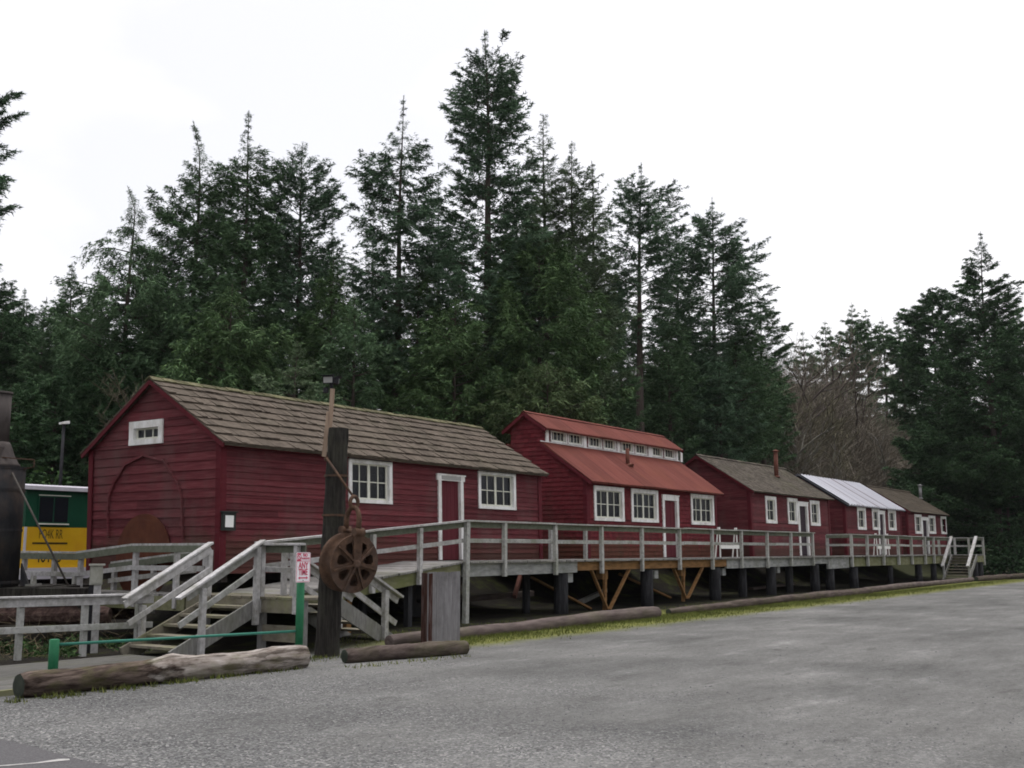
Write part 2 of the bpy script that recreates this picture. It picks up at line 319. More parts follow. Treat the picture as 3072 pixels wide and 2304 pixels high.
def _ground():
    t = NT('car_park_ground')
    c = t.n('ShaderNodeTexCoord'); P = c.outputs['Object']
    sx = t.n('ShaderNodeSeparateXYZ'); t.l(P, sx.inputs[0]); U, Vv = sx.outputs[0], sx.outputs[1]
    # loose gravel
    vo = t.n('ShaderNodeTexVoronoi'); vo.inputs['Scale'].default_value = 46; t.l(P, vo.inputs['Vector'])
    h = t.n('ShaderNodeSeparateColor'); t.l(vo.outputs['Color'], h.inputs[0])
    st = t.ramp(h.outputs[0], [(0, (.044, .044, .0455)), (.45, (.096, .0965, .0965)), (.82, (.140, .1405, .1405)), (.92, (.17, .17, .169)), (.98, (.26, .256, .248))])
    fine = t.ramp(t.noise(P, 60, 3, .7), [(.3, (.72,) * 3), (.7, (1.25,) * 3)])
    gravel = t.mix(1.0, st, fine, 'MULTIPLY')
    # packed, worn surface with patches
    wob = t.noise(P, .45, 5, .65)
    wob2 = t.noise(t.coord((.45, 1.5, 1)), .8, 8, .74)
    packed = t.ramp(wob2, [(.27, (.058, .058, .056)), (.42, (.096, .0955, .093)), (.58, (.122, .1215, .119)), (.70, (.19, .189, .186))])
    packed = t.mix(.75, packed, fine, 'MULTIPLY')
    msk = t.ramp(t.math('ADD', t.math('MULTIPLY', t.math('SUBTRACT', U, t.math('MULTIPLY', Vv, .55)), .045), t.math('MULTIPLY', wob, .9)), [(.52, (0, 0, 0)), (.85, (.85,) * 3)])
    lot = t.mix(msk, gravel, packed)
    dk = t.ramp(t.noise(t.coord((.55, 1.25, 1)), 1.5, 6, .62), [(.30, (.70, .70, .69)), (.40, (1, 1, 1))])
    lot = t.mix(1.0, lot, dk, 'MULTIPLY')
    gr = t.ramp(t.noise(P, 11, 7, .85), [(.34, (.74,) * 3), (.5, (1,) * 3), (.66, (1.3,) * 3)])
    lot = t.mix(1.0, lot, gr, 'MULTIPLY')
    pt = t.ramp(t.noise(P, .28, 4, .6), [(.32, (.78, .785, .77)), (.50, (1.06, 1.06, 1.04)), (.68, (1.34, 1.34, 1.31))])
    lot = t.mix(1.0, lot, pt, 'MULTIPLY')
    # moss and short grass of the verge, then soil, its colour darkened for the shade under the boardwalk
    nz = t.noise(P, 1.1, 5, .7); nz2 = t.noise(P, 7, 4, .7)
    ve = t.math('ADD', Vv, t.math('ADD', t.math('MULTIPLY', t.math('SUBTRACT', nz, .5), 1.1), t.math('MULTIPLY', t.math('SUBTRACT', nz2, .5), .9)))
    mossc = t.ramp(nz2, [(.3, (.080, .080, .026)), (.5, (.115, .125, .028)), (.7, (.160, .158, .048))])
    ux = t.ramp(t.math('MULTIPLY', t.math('SUBTRACT', U, 15.2), .6), [(.0, (0, 0, 0)), (1, (1, 1, 1))])
    mm = t.ramp(t.math('MULTIPLY', t.math('SUBTRACT', ve, 12.05), 1.5), [(.0, (0, 0, 0)), (1, (1, 1, 1))])
    col = t.mix(t.math('MULTIPLY', mm, t.math('MULTIPLY', ux, .95)), lot, mossc)
    dust = t.ramp(t.noise(P, .9, 4, .7), [(.55, (0, 0, 0)), (.7, (.55,) * 3)])
    near = t.ramp(t.math('MULTIPLY', t.math('SUBTRACT', ve, 11.6), .9), [(0, (0, 0, 0)), (1, (1, 1, 1))])
    col = t.mix(t.math('MULTIPLY', dust, near), col, (.105, .105, .04))
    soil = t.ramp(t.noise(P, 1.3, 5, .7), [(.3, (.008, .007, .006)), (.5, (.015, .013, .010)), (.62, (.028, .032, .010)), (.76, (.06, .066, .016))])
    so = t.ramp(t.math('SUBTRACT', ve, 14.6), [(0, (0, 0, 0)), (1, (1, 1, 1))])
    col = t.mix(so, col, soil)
    # end of the car park
    end = t.ramp(t.math('MULTIPLY', t.math('SUBTRACT', t.math('ADD', U, t.math('MULTIPLY', nz, 3)), 71), .4), [(0, (0, 0, 0)), (1, (1, 1, 1))])
    col = t.mix(end, col, (.035, .038, .018))
    bh = t.math('ADD', vo.outputs['Distance'], t.math('MULTIPLY', t.noise(P, 18, 4, .7), .8))
    t.bump(bh, .55, .03)
    return t.out(col, .92)
M['ground'] = _ground()
def _asph():
    t = NT('asphalt'); P = t.coord()
    c = t.ramp(t.noise(P, 45, 3, .8), [(.3, (.055, .053, .055)), (.55, (.085, .083, .085)), (.75, (.13, .128, .13))])
    t.bump(t.noise(P, 90, 2), .3, .01)
    return t.out(c, .9)
M['asphalt'] = _asph()
M['line_paint'] = weathered('worn_line_paint', [(.20, .195, .185), (.34, .335, .32), (.42, .41, .40)], (1, 1, 1), 9, .8, 0, (.15, .15, .15), 12, .6, .1)

# ------------------------------------------------------------------ ground
def grid(name, us, vs, m, dz=0.0):
    me = bpy.data.meshes.new(name)
    nu, nv = len(us), len(vs)
    vt = [(u, v, g(u, v) + dz) for v in vs for u in us]
    fs = [(j * nu + i, j * nu + i + 1, (j + 1) * nu + i + 1, (j + 1) * nu + i) for j in range(nv - 1) for i in range(nu - 1)]
    me.from_pydata(vt, [], fs); me.update(); me.materials.append(m)
    for p in me.polygons: p.use_smooth = True
    o = bpy.data.objects.new(name, me); COL.objects.link(o); o['kind'] = 'structure'
    return o
us = [-600, -300, -150, -80, -40, -20] + [i * 1.0 for i in range(-8, 40)] + [40 + i * 2.5 for i in range(0, 33)] + [125, 135, 150, 170, 200, 240, 320, 450, 700]
vs = [-600, -300, -150, -80, -40, -20, -10, -5] + [i * .8 for i in range(0, 60)] + [48 + i * 3 for i in range(0, 12)] + [88, 100, 120, 150, 200, 300, 450, 700]
grid('ground', us, vs, M['ground'])
pe0, pe1 = onZ(-60, 2200, 0), onZ(350, 2306, 0)
dpe = (pe1 - pe0).normalized()
m0, m1 = pe0 - dpe * 3, pe1 + dpe * 4
mb = MB(); mb.poly((m1.x, m1.y, .006), *[tuple(m1.lerp(m0, k / 14) + V3((R.uniform(-.025, .025), 0, .006))) for k in range(1, 14)], (m0.x, m0.y, .006), (-30, m0.y, .006), (-30, m1.y, .006))
o = mb.build('pavement', M['asphalt']); o['kind'] = 'structure'
l0, l1, l2 = onZ(-40, 2306, 0), onZ(110, 2292, 0), onZ(197, 2281, 0)
mb = MB(); mb.poly((l0.x, l0.y, .010), (l1.x + .02, l1.y - .03, .010), (l2.x, l2.y - .06, .010), (l2.x + .03, l2.y, .010), (l2.x - .03, l2.y + .06, .010), (l1.x, l1.y + .02, .010), (l0.x - .05, l0.y + .08, .010))
o = mb.build('parking_line', M['line_paint']); o['kind'] = 'structure'

# ------------------------------------------------------------------ buildings
VW, VB = 18.4, 23.0
def courses(mb, fr, xl, xr, z0, z1, step, holes, lap, pieces, bow=.0):
    """overlapping boards (or shingle rows) up a wall; holes are the openings"""
    z = z0
    while z < z1 - .005:
        zt = min(z + step, z1)
        cuts = sorted({z, zt} | {h for H_ in holes for h in H_[2:4] if z + .004 < h < zt - .004})
        for a, b in zip(cuts, cuts[1:]):
            zm = (a + b) / 2
            segs = [(xl(zm), xr(zm))]
            for h in holes:
                if h[2] <= zm <= h[3]:
                    ns = []
                    for s0, s1 in segs:
                        if h[1] <= s0 or h[0] >= s1: ns.append((s0, s1)); continue
                        if s0 < h[0]: ns.append((s0, h[0]))
                        if h[1] < s1: ns.append((h[1], s1))
                    segs = ns
            for s0, s1 in segs:
                x = s0
                while x < s1 - 1e-4:
                    e = min(s1, x + R.uniform(*pieces))
                    if s1 - e < pieces[0] * .5: e = s1
                    jj = R.uniform(-1, 1) * lap * .25
                    da, db = lap * (zt - a) / step + jj, lap * (zt - b) / step + jj
                    def X(q, zz): return q if (q > s0 + 1e-6 and q < s1 - 1e-6) else (min(max(q, xl(zz)), xr(zz)))
                    ov = .012 if b < z1 - .01 and abs(b - zt) < 1e-6 else 0
                    mb.hexa([fr(X(x, a), a, -.035), fr(X(e, a), a, -.035), fr(X(e, b), b + ov, -.035), fr(X(x, b), b + ov, -.035),
                             fr(X(x, a), a, da + .012), fr(X(e, a), a, da + .012), fr(X(e, b), b + ov, db - .004), fr(X(x, b), b + ov, db - .004)])
                    x = e
        z = zt

def make_window(root, fr, x0, x1, z0, z1, cols, rows, xf, trim=.11, mull=True, pane_backing=False, head=1.0, wide=False):
    """trim boards proud of the wall, a sash set back in the opening, one pane sheet behind the bars"""
    t = MB()
    t.fbox(fr, x0, x1, z1 - trim * head, z1, .012, .05)
    t.fbox(fr, x0, x1, z0, z0 + trim * .75, .012, .055)
    t.fbox(fr, x0, x0 + trim, z0 + trim * .75, z1 - trim * head, .012, .047)
    t.fbox(fr, x1 - trim, x1, z0 + trim * .75, z1 - trim * head, .012, .047)
    a0, a1, b0, b1 = x0 + trim, x1 - trim, z0 + trim * .75, z1 - trim * head
    for (q0, q1, r0, r1) in ((a0 - .03, a0, b0, b1), (a1, a1 + .03, b0, b1), (a0, a1, b0 - .03, b0), (a0, a1, b1, b1 + .03)):
        t.fbox(fr, q0, q1, r0, r1, -.12, .012)
    w = t.build('window', M['white'], root, xf)
    s = MB(); e = .05
    s.fbox(fr, a0, a1, b1 - e * .7, b1, -.075, -.04); s.fbox(fr, a0, a1, b0, b0 + e, -.075, -.04)
    s.fbox(fr, a0, a0 + e, b0 + e, b1 - e * .7, -.075, -.04); s.fbox(fr, a1 - e, a1, b0 + e, b1 - e * .7, -.075, -.04)
    for i in range(1, cols):
        x = a0 + (a1 - a0) * i / cols
        k = .045 if (mull and i == cols // 2 and cols > 2) else .013
        s.fbox(fr, x - k, x + k, b0 + e, b1 - e * .7, -.073, -.038)
    for j in range(1, rows):
        z = b0 + (b1 - b0) * j / rows
        s.fbox(fr, a0 + e, a1 - e, z - .013, z + .013, -.072, -.042)
    s.build('sash', M['sash'], w, xf)
    p = MB(); p.fbox(fr, a0, a1, b0, b1, -.066, -.06); p.build('pane', M['glass'], w, xf)
    if pane_backing:
        c = MB(); zc = b0 + (b1 - b0) * (.0 if pane_backing == 2 else .45)
        n = 14
        for i in range(n):
            xa, xb = a0 + (a1 - a0) * i / n, a0 + (a1 - a0) * (i + 1) / n
            c.hexa([fr(xa, zc, -.16), fr(xb, zc, -.16), fr(xb, b1, -.16), fr(xa, b1, -.16), fr(xa, zc, -.13 - .02 * (i % 2)), fr(xb, zc, -.13 - .02 * ((i + 1) % 2)), fr(xb, b1, -.13 - .02 * ((i + 1) % 2)), fr(xa, b1, -.13 - .02 * (i % 2))])
        c.build('pane_backing', M['pane_backing'], w, xf)
    return (x0 + .03, x1 - .03, z0 + .03, z1 - .03)

def make_door(root, fr, x0, x1, z0, z1, xf, trim=.13, head=.16, header_over=.0, plaque=False, paint='red_door'):
    d = MB(); n = 5; a0, a1 = x0 + trim, x1 - trim
    for i in range(n):
        xa, xb = a0 + (a1 - a0) * i / n, a0 + (a1 - a0) * (i + 1) / n - .004
        d.fbox(fr, xa, xb, z0, z1 - head, -.09, -.045 + R.uniform(-.003, .003))
    door = d.build('door', M[paint], root, xf)
    t = MB()
    t.fbox(fr, x0, a0, z0, z1 - head, -.05, .05); t.fbox(fr, a1, x1, z0, z1 - head, -.05, .05)
    t.fbox(fr, x0 - header_over, x1 + header_over, z1 - head, z1 - .035, -.05, .056)
    t.fbox(fr, x0 - header_over - .02, x1 + header_over + .02, z1 - .035, z1, -.05, .08)
    t.build('door_frame', M['white'], door, xf)
    k = MB(); k.tube([fr(a1 - .09, z0 + .95, -.045), fr(a1 - .09, z0 + .95, .01)], .025, 8); k.build('handle', M['dark_metal'], door, xf)
    if plaque:
        q = MB(); q.fbox(fr, x0 + .12, x1 - .12, z1 - head + .02, z1 - .05, .056, .066); q.build('plaque', M['lens'], door, xf)
    return (x0 + .03, x1 - .03, z0 - .02, z1 - .03)

def slope_shakes(mb, U0, U1, e, r, expo, wid, th, wav=.0):
    e, r = V3((0, *e)), V3((0, *r)); d = (r - e); L = d.length; d.normalize()
    n = V3((0, -d.z, d.y)) if d.y > 0 else V3((0, d.z, -d.y))
    if n.z < 0: n = -n
    k = 0; s = 0.0
    mb.hexa([V3((u, 0, 0)) + q for q in (e, r) for u in (U0 + .02, U1 - .02)][:2] + [V3((U1 - .02, 0, 0)) + r, V3((U0 + .02, 0, 0)) + r] +
            [V3((U0 + .02, 0, 0)) + e - n * .05, V3((U1 - .02, 0, 0)) + e - n * .05, V3((U1 - .02, 0, 0)) + r - n * .05, V3((U0 + .02, 0, 0)) + r - n * .05])
    while s < L - .02:
        s1 = min(L, s + expo * 1.25)
        x = U0 + R.uniform(-.02, .02); crs = R.uniform(-.01, .01)
        while x < U1 - .03:
            w = R.uniform(*wid); x1 = min(U1 + R.uniform(-.02, .02), x + w)
            ds = R.uniform(-.010, .010) + crs + wav * math.sin(x * 1.3 + k) - (.03 if k == 0 else 0); l = th * R.uniform(.8, 1.35)
            b0, b1 = d * (s + ds), d * s1
            a, b = V3((x + .003, 0, 0)) + e, V3((x1 - .003, 0, 0)) + e
            mb.hexa([a + b0 + n * (l * .35), b + b0 + n * (l * .35), b + b1 + n * .002, a + b1 + n * .002, a + b0 + n * (l * 1.6), b + b0 + n * (l * 1.6), b + b1 + n * .012, a + b1 + n * .012])
            x = x1
        s += expo; k += 1

def slope_corrugated(mb, U0, U1, e, r, period, amp):
    e, r = V3((0, *e)), V3((0, *r)); d = (r - e).normalized(); n = V3((0, -d.z, d.y))
    if n.z < 0: n = -n
    N = int((U1 - U0) / period * 6); rows = 6; vs = []; fs = []
    for j in range(rows + 1):
        for i in range(N + 1):
            u = U0 + (U1 - U0) * i / N
            vs.append(V3((u, 0, 0)) + e.lerp(r, j / rows) + n * (.03 + amp * math.sin(2 * math.pi * u / period) + .006 * math.sin(u * 1.7 + j)))
    for j in range(rows):
        for i in range(N):
            a = j * (N + 1) + i; fs.append((a, a + 1, a + N + 2, a + N + 1))
    mb.add(vs, fs)
    mb.hexa([V3((U0, 0, 0)) + e, V3((U1, 0, 0)) + e, V3((U1, 0, 0)) + r, V3((U0, 0, 0)) + r] + [V3((U0, 0, 0)) + e - n * .04, V3((U1, 0, 0)) + e - n * .04, V3((U1, 0, 0)) + r - n * .04, V3((U0, 0, 0)) + r - n * .04])

def rect(quad, V, k, zref):
    q = [onV(x, y, V) for x, y in quad]
    xs = [p.x - k * (p.z - zref) for p in q]
    return ((xs[0] + xs[3]) / 2, (xs[1] + xs[2]) / 2, (q[2].z + q[3].z) / 2, (q[0].z + q[1].z) / 2)
def zq(pts, ox, oy, s): return [(ox + x / s, oy + y / s) for x, y in pts]
def q2(x0, y0, x1, y1): return [(x0, y0), (x1, y0 + (x1 - x0) * .03), (x1, y1), (x0, y1 - (x1 - x0) * .03)]

ZDK = 1.465           # boardwalk level
ZF = 1.25             # underside of the cabin walls

def shell(root, U0, U1, ze, zr, mat, step, lap, pieces, fholes, gholes, xf, monitor=None, gstep=None):
    gstep = gstep or step
    vm = (VW + VB) / 2
    front = frame((0, VW, 0), (1, 0, 0), (0, -1, 0)); back = frame((0, VB, 0), (1, 0, 0), (0, 1, 0))
    left = frame((U0, 0, 0), (0, -1, 0), (-1, 0, 0)); right = frame((U1, 0, 0), (0, 1, 0), (1, 0, 0))
    zt = ze - .02
    m = MB(); courses(m, front, lambda z: U0, lambda z: U1, ZF, zt, step, fholes, lap, pieces)
    courses(m, back, lambda z: U0, lambda z: U1, ZF, zt, step, [], lap, pieces)
    sl = (zr - ze) / (vm - VW + .0)
    def half(z): return (VB - VW) / 2 if z < zt else max(.02, (VB - VW) / 2 - (z - zt) / sl)
    ztop = zr - .08
    if monitor:
        mv, mz, mr = monitor
        h2 = half
        def half(z):
            if z < zt: return (VB - VW) / 2
            a = (VB - VW) / 2 - (z - zt) / sl
            if z < mz: return max(a, vm - mv)
            return max(.02, (vm - mv) * (1 - (z - mz) / (mr - mz)))
        ztop = mr - .06
    courses(m, left, lambda z: -vm - half(z), lambda z: -vm + half(z), ZF, ztop, gstep, gholes, lap, pieces)
    courses(m, right, lambda z: vm - half(z), lambda z: vm + half(z), ZF, ztop, step, [], lap, pieces)
    m.build('wall', mat, root, xf)
    c = MB()
    for u in (U0, U1):
        s = -1 if u == U0 else 1
        for v, t_ in ((VW, -1), (VB, 1)):
            a = u + s * .028
            c.box(min(a, a - s * .14), max(a, a - s * .14), min(v + t_ * .012, v + t_ * .042), max(v + t_ * .012, v + t_ * .042), ZF, zt)
            c.box(min(u + s * .03, u + s * .058), max(u + s * .03, u + s * .058), min(v + t_ * .04, v - t_ * .11), max(v + t_ * .04, v - t_ * .11), ZF, zt - .02)
    c.each('corner_board', M['red_trim'], root, xf)
    fl = MB(); fl.box(U0 + .05, U1 - .05, VW + .05, VB - .05, ZF + .02, ZF + .1)
    n = int((U1 - U0) / 2)
    for i in range(n + 1):
        u = U0 + .2 + (U1 - U0 - .4) * i / n; fl.box(u - .08, u + .08, VW + .1, VB - .1, ZF - .18, ZF + .02)
    fl.build('floor', M['dark_boards'], root, xf)
    return front, left, vm, sl

def rake_boards(root, U0, U1, ov, ze, zr, vm, sl, mat, xf, oV=.22):
    b = MB()
    for u in (U0 - ov + .012, U1 + ov - .012):
        for s in (-1, 1):
            ve = VW - oV if s < 0 else VB + oV
            zeb = ze - oV * sl
            b.beam((u, ve, zeb - .065), (u, vm, zr - .065), .03, .09)
    b.each('rake_board', mat, root, xf)

def pipe(root, fr_pt, h, r, m, cap=True, xf=None):
    p = V3(fr_pt); b = MB(); b.tube([p - Z * .15, p + Z * h], r, 14)
    if cap: b.tube([p + Z * h, p + Z * (h + .03), p + Z * (h + .10)], [r * 1.7, r * 1.7, r * .3], 14)
    b.tube([p - Z * .02, p + Z * .06], [r * 1.9, r * 1.15], 14)
    b.build('stovepipe', m, root, xf, smooth=True)

# ---- long bunkhouse
U0, U1 = 15.45, 27.55
K1 = -.035
xf1 = lambda v: V3((v.x + K1 * (v.z - 1.3), v.y, v.z))
ze1 = onV(647, 1318, VW).z + .02; zr1 = onV(439, 1132, 20.7).z
ze1, zr1 = 4.12, 5.55
b1 = thing('bunkhouse', 'long dark red bunkhouse nearest the car park, thick shake roof and white gable window', 'cabin', (U0, VW, 1.25))
fr_f = frame((0, VW, 0), (1, 0, 0), (0, -1, 0)); fr_l = frame((U0, 0, 0), (0, -1, 0), (-1, 0, 0))
wins = [rect([(1041, 1372), (1171.7, 1385.6), (1175, 1516), (1046, 1504)], VW, K1, 1.3),
        rect([(1428.9, 1410), (1542.3, 1418), (1546.5, 1530), (1436.5, 1526)], VW, K1, 1.3)]
dr = rect([(1308, 1420), (1384, 1427), (1391, 1667), (1318, 1667)], VW, K1, 1.3); dr = (dr[0], dr[1], ZDK + .02, dr[3])
fh = [make_window(b1, fr_f, *wins[0], 4, 2, xf1), make_window(b1, fr_f, *wins[1], 4, 2, xf1, pane_backing=1),  # pale sheet added to lighten the upper panes like a reflection
      make_door(b1, fr_f, *dr, xf1, .12, .17, .06, True)]
gq = [onU(x, y, U0) for x, y in [(404, 1268), (506, 1259), (503, 1330), (404, 1339)]]
gw = (-(gq[0].y + gq[3].y) / 2, -(gq[1].y + gq[2].y) / 2, (gq[2].z + gq[3].z) / 2, (gq[0].z + gq[1].z) / 2)
gh = [make_window(b1, fr_l, *gw, 3, 1, xf1, .16, False, False, 1.0)]
_, _, vm, sl1 = shell(b1, U0, U1, ze1, zr1, M['siding'], .135, .007, (1.6, 4.2), fh, gh, xf1, None, .20)
rf = MB(); oV = .24
for s in (-1, 1):
    ve = VW - oV if s < 0 else VB + oV
    slope_shakes(rf, U0 - .14, U1 + .14, (ve, ze1 - oV * sl1), (vm, zr1), .37, (.09, .24), .034, .008)
roof1 = rf.build('roof', M['shake'], b1, xf1)
cp = MB(); x = U0 - .16
while x < U1 + .1:
    w = R.uniform(.3, .5); l = R.uniform(.0, .02)
    for s in (-1, 1): cp.beam((x, vm + s * .075, zr1 + .035 + l - .05 * .6), (x + w - .01, vm + s * .075, zr1 + .03 + l - .05 * .6), .17, .03, V3((0, s * .6, 1)), .006)
    x += w
cp.build('ridge_cap', M['moss_cap'], roof1, xf1)
rake_boards(b1, U0, U1, .14, ze1, zr1, vm, sl1, M['red_trim'], xf1)
fb = MB(); fb.box(U0 - .1, U1 + .1, VW - .05, VW - .02, ze1 - .2, ze1 - .04); fb.build('eave_board', M['red_trim'], b1, xf1)
ar = MB(); pts = [(900, 1470), (900, 1270), (915, 1130), (955, 1030), (1060, 865), (1215, 790), (1375, 835), (1490, 1035), (1515, 1150), (1520, 1480)]
P_ = [onU(a / 2.765, 1080 + c / 2.765, U0 - .065) for a, c in pts]
for p in P_: p.x = U0 - .04
for a, c in zip(P_, P_[1:]): ar.beam(a, c, .05, .055, V3((1, 0, 0)), .008)
ar.each('arch_batten', M['siding'], b1, xf1)
# ---- monitor-roofed house
U0, U1 = 30.25, 39.9; K2 = -.02
xf2 = lambda v: V3((v.x + K2 * (v.z - 1.3), v.y, v.z))
b2 = thing('monitor_roof_house', 'red shingled house with raised clerestory and rust red metal roofs', 'cabin', (U0, VW, 1.25))
W2 = [zq(a, 1500, 1200, 2.765) for a in ([(772, 710), (1020, 728), (1025, 1008), (778, 1000)], [(1080, 735), (1305, 752), (1305, 1018), (1088, 1010)], [(1578, 778), (1768, 793), (1768, 1040), (1580, 1032)])]
fh = [make_window(b2, fr_f, *rect(q, VW, K2, 1.3), 4, 2, xf2, .13, pane_backing=(1 if i_ == 1 else False)) for i_, q in enumerate(W2)]  # pale sheet added behind one window for the reflection in its panes
d = rect(zq([(1342, 785), (1480, 793), (1478, 1270), (1350, 1270)], 1500, 1200, 2.765), VW, K2, 1.3)
fh.append(make_door(b2, fr_f, d[0], d[1], ZDK + .02, d[3], xf2, .15, .2))
VM_, ZM, ZMR = 20.05, 5.86, 6.30
ze2 = 4.10
_, _, vm, _ = shell(b2, U0, U1, ze2, 5.75, M['shingle_red'], .15, .011, (.12, .3), fh, [], xf2, (VM_, 5.80, 6.24))
sl2 = (5.26 - 4.10) / (VM_ - VW)
cw = [(415, 260, 548, 372), (558, 280, 680, 384), (725, 300, 838, 405), (850, 318, 955, 418), (1000, 335, 1103, 438), (1113, 352, 1212, 448), (1253, 375, 1342, 468), (1355, 392, 1445, 480)]
fr_m = frame((0, VM_, 0), (1, 0, 0), (0, -1, 0)); mh = []
for a, b_, c, d_ in cw:
    q = rect(zq(q2(a, b_, c, d_), 1500, 1200, 2.765), VM_, K2, 1.3)
    mh.append(make_window(b2, fr_m, q[0], q[1], 5.33, 5.76, 4, 1, xf2, .052, False, False, .9))
m = MB(); courses(m, fr_m, lambda z: U0, lambda z: U1, 5.15, 5.86, .15, mh, .02, (.14, .3))
m.build('clerestory_wall', M['shingle_red'], b2, xf2); m = MB()
courses(m, frame((0, 2 * vm - VM_, 0), (1, 0, 0), (0, 1, 0)), lambda z: U0, lambda z: U1, 5.15, 5.86, .15, [], .02, (.14, .3))
m.build('clerestory_wall', M['shingle_red'], b2, xf2)
bt = MB()
for a, b_ in ((372, 395), (398, 412), (685, 708), (708, 722), (965, 988), (988, 998), (1222, 1236), (1238, 1250), (1450, 1465), (1487, 1502)):
    if b_ - a < 15 and a < 1200: continue
    p, q = onV(1500 + a / 2.765, 1330, VM_), onV(1500 + b_ / 2.765, 1330, VM_)
    bt.fbox(fr_m, p.x - K2 * 4, q.x - K2 * 4, 5.27, 5.80, .014, .06)
bt.each('batten', M['white'], b2, xf2)
lr = MB()
slope_corrugated(lr, U0 - .2, U1 + .2, (VW - .3, ze2 - .3 * sl2), (VM_ - .02, 5.27), .076, .009)
slope_corrugated(lr, U0 - .2, U1 + .2, (VB + .3, ze2 - .3 * sl2), (2 * vm - VM_ + .02, 5.27), .076, .009)
lo = lr.build('lower_roof', M['rust_roof'], b2, xf2, True)
fl = MB(); fl.beam((U0 - .22, VM_ - .05, 5.30), (U1 + .22, VM_ - .05, 5.295), .05, .02, V3((0, -.5, 1))); fl.build('flashing', M['white'], lo, xf2)
ur = MB(); slu = (ZMR - 5.86) / (vm - VM_)
slope_corrugated(ur, U0 - .2, U1 + .2, (VM_ - .24, ZM - .24 * slu), (vm, ZMR), .076, .009)
slope_corrugated(ur, U0 - .2, U1 + .2, (2 * vm - VM_ + .24, ZM - .24 * slu), (vm, ZMR), .076, .009)
uo = ur.build('upper_roof', M['rust_roof'], b2, xf2, True)
rc = MB(); x = U0 - .2
while x < U1 + .1:
    w = R.uniform(.9, 1.6)
    for s in (-1, 1): rc.beam((x, vm + s * .05, ZMR + .03 + R.uniform(0, .012)), (min(x + w, U1 + .2), vm + s * .05, ZMR + .03), .13, .012, V3((0, s * .55, 1)))
    x += w
rc.build('ridge_cap', M['rust_roof'], uo, xf2)
rk = MB()
for u in (U0 - .19, U1 + .19):
    for s in (-1, 1):
        c = lambda v: v if s < 0 else 2 * vm - v
        rk.beam((u, c(VW - .3), ze2 - .3 * sl2 - .05), (u, c(VM_), 5.21), .025, .10); rk.beam((u, c(VM_ - .24), ZM - .24 * slu - .05), (u, vm, ZMR - .05), .025, .10)
rk.each('rake_board', M['red_trim'], b2, xf2)
vp = MB(); p = onV(1500 + 1068 / 2.765, 1200 + 560 / 2.765, 19.3); p.z = ze2 + (19.3 - VW) * sl2
vp.tube([p - Z * .1, p + Z * .62], .07, 12); vp.tube([p - Z * .02 - V3((0, .1, .05)), p + Z * .02], [.18, .09], 12); vp.build('vent_pipe', M['pipe_rust'], lo, xf2, True)

# ---- three small cabins
def cabin(name, label, U0, U1, ze, zr, k, wq, dq, pane_backing, roof, xfk=None):
    xf = lambda v: V3((v.x + k * (v.z - 1.3), v.y, v.z))
    b = thing(name, label, 'cabin', (U0, VW, 1.25))
    fh = [make_window(b, fr_f, *rect(q, VW, k, 1.3), 2, 2, xf, .15, False, pane_backing) for q in wq]
    d = rect(dq, VW, k, 1.3)
    fh.append(make_door(b, fr_f, d[0], d[1], ZDK + .02, d[3], xf, .17, .2, paint='doorway_shade'))  # door carries the dark of an open doorway in its colour
    _, _, vm, sl = shell(b, U0, U1, ze, zr, M['siding'], .135, .007, (1.6, 4.0), fh, [], xf)
    m = MB(); oV = .25
    for s in (-1, 1):
        ve = VW - oV if s < 0 else VB + oV
        if roof == 'metal': slope_corrugated(m, U0 - .2, U1 + .2, (ve, ze - oV * sl), (vm, zr), .42, .055)
        else: slope_shakes(m, U0 - .2, U1 + .2, (ve, ze - oV * sl), (vm, zr), .15 if roof == 'shingle' else .22, (.10, .24) if roof == 'shingle' else (.7, 1.0), .014, .006)
    ro = m.build('roof', M[{'metal': 'galv', 'shingle': 'shingle_roof', 'felt': 'brown_roof'}[roof]], b, xf)
    if roof != 'metal':
        cp = MB(); x = U0 - .2
        while x < U1 + .1:
            w = R.uniform(.25, .6)
            for s in (-1, 1): cp.beam((x, vm + s * .06, zr + .02), (x + w - .01, vm + s * .06, zr + .02), .14, .02, V3((0, s * .6, 1)), .008)
            x += w
        cp.build('ridge_cap', M['shingle_roof' if roof == 'shingle' else 'brown_roof'], ro, xf)
    rake_boards(b, U0, U1, .2, ze, zr, vm, sl, M['red_trim'] if roof != 'metal' else M['dark_metal'], xf, .25)
    return b, vm, sl, xf
A = (2050, 1330, 3.16)
b3, vm, sl, xf3 = cabin('cabin', 'red cabin with grey shingle roof and tall rusty stovepipe, right of the metal-roofed house', 43.4, 52.9, 4.33, 5.78, -.04,
    [zq(q, *A) for q in ([(765, 497), (872, 508), (882, 762), (785, 755)], [(976, 515), (1072, 525), (1083, 768), (993, 762)], [(1192, 540), (1282, 548), (1292, 785), (1205, 778)])],
    zq([(1072, 548), (1172, 560), (1195, 1025), (1105, 1020)], *A), 1, 'shingle')
p = onV(2050 + 885 / 3.16, 1330 + 380 / 3.16, 19.7); p.z = 4.33 + (19.7 - VW) * sl; pipe(b3, p, 1.2, .1, M['pipe_rust'])
b4, vm, sl, xf4 = cabin('cabin', 'red cabin under a bright bare metal roof with dark rake trim', 55.3, 64.9, 4.14, 5.60, -.01,
    [zq(q2(*q), *A) for q in ((1647, 607, 1725, 820), (1788, 618, 1855, 822), (1940, 630, 2010, 826))],
    zq(q2(1848, 638, 1912, 1060), *A), 1, 'metal')
A = (2400, 1350, 3.292)
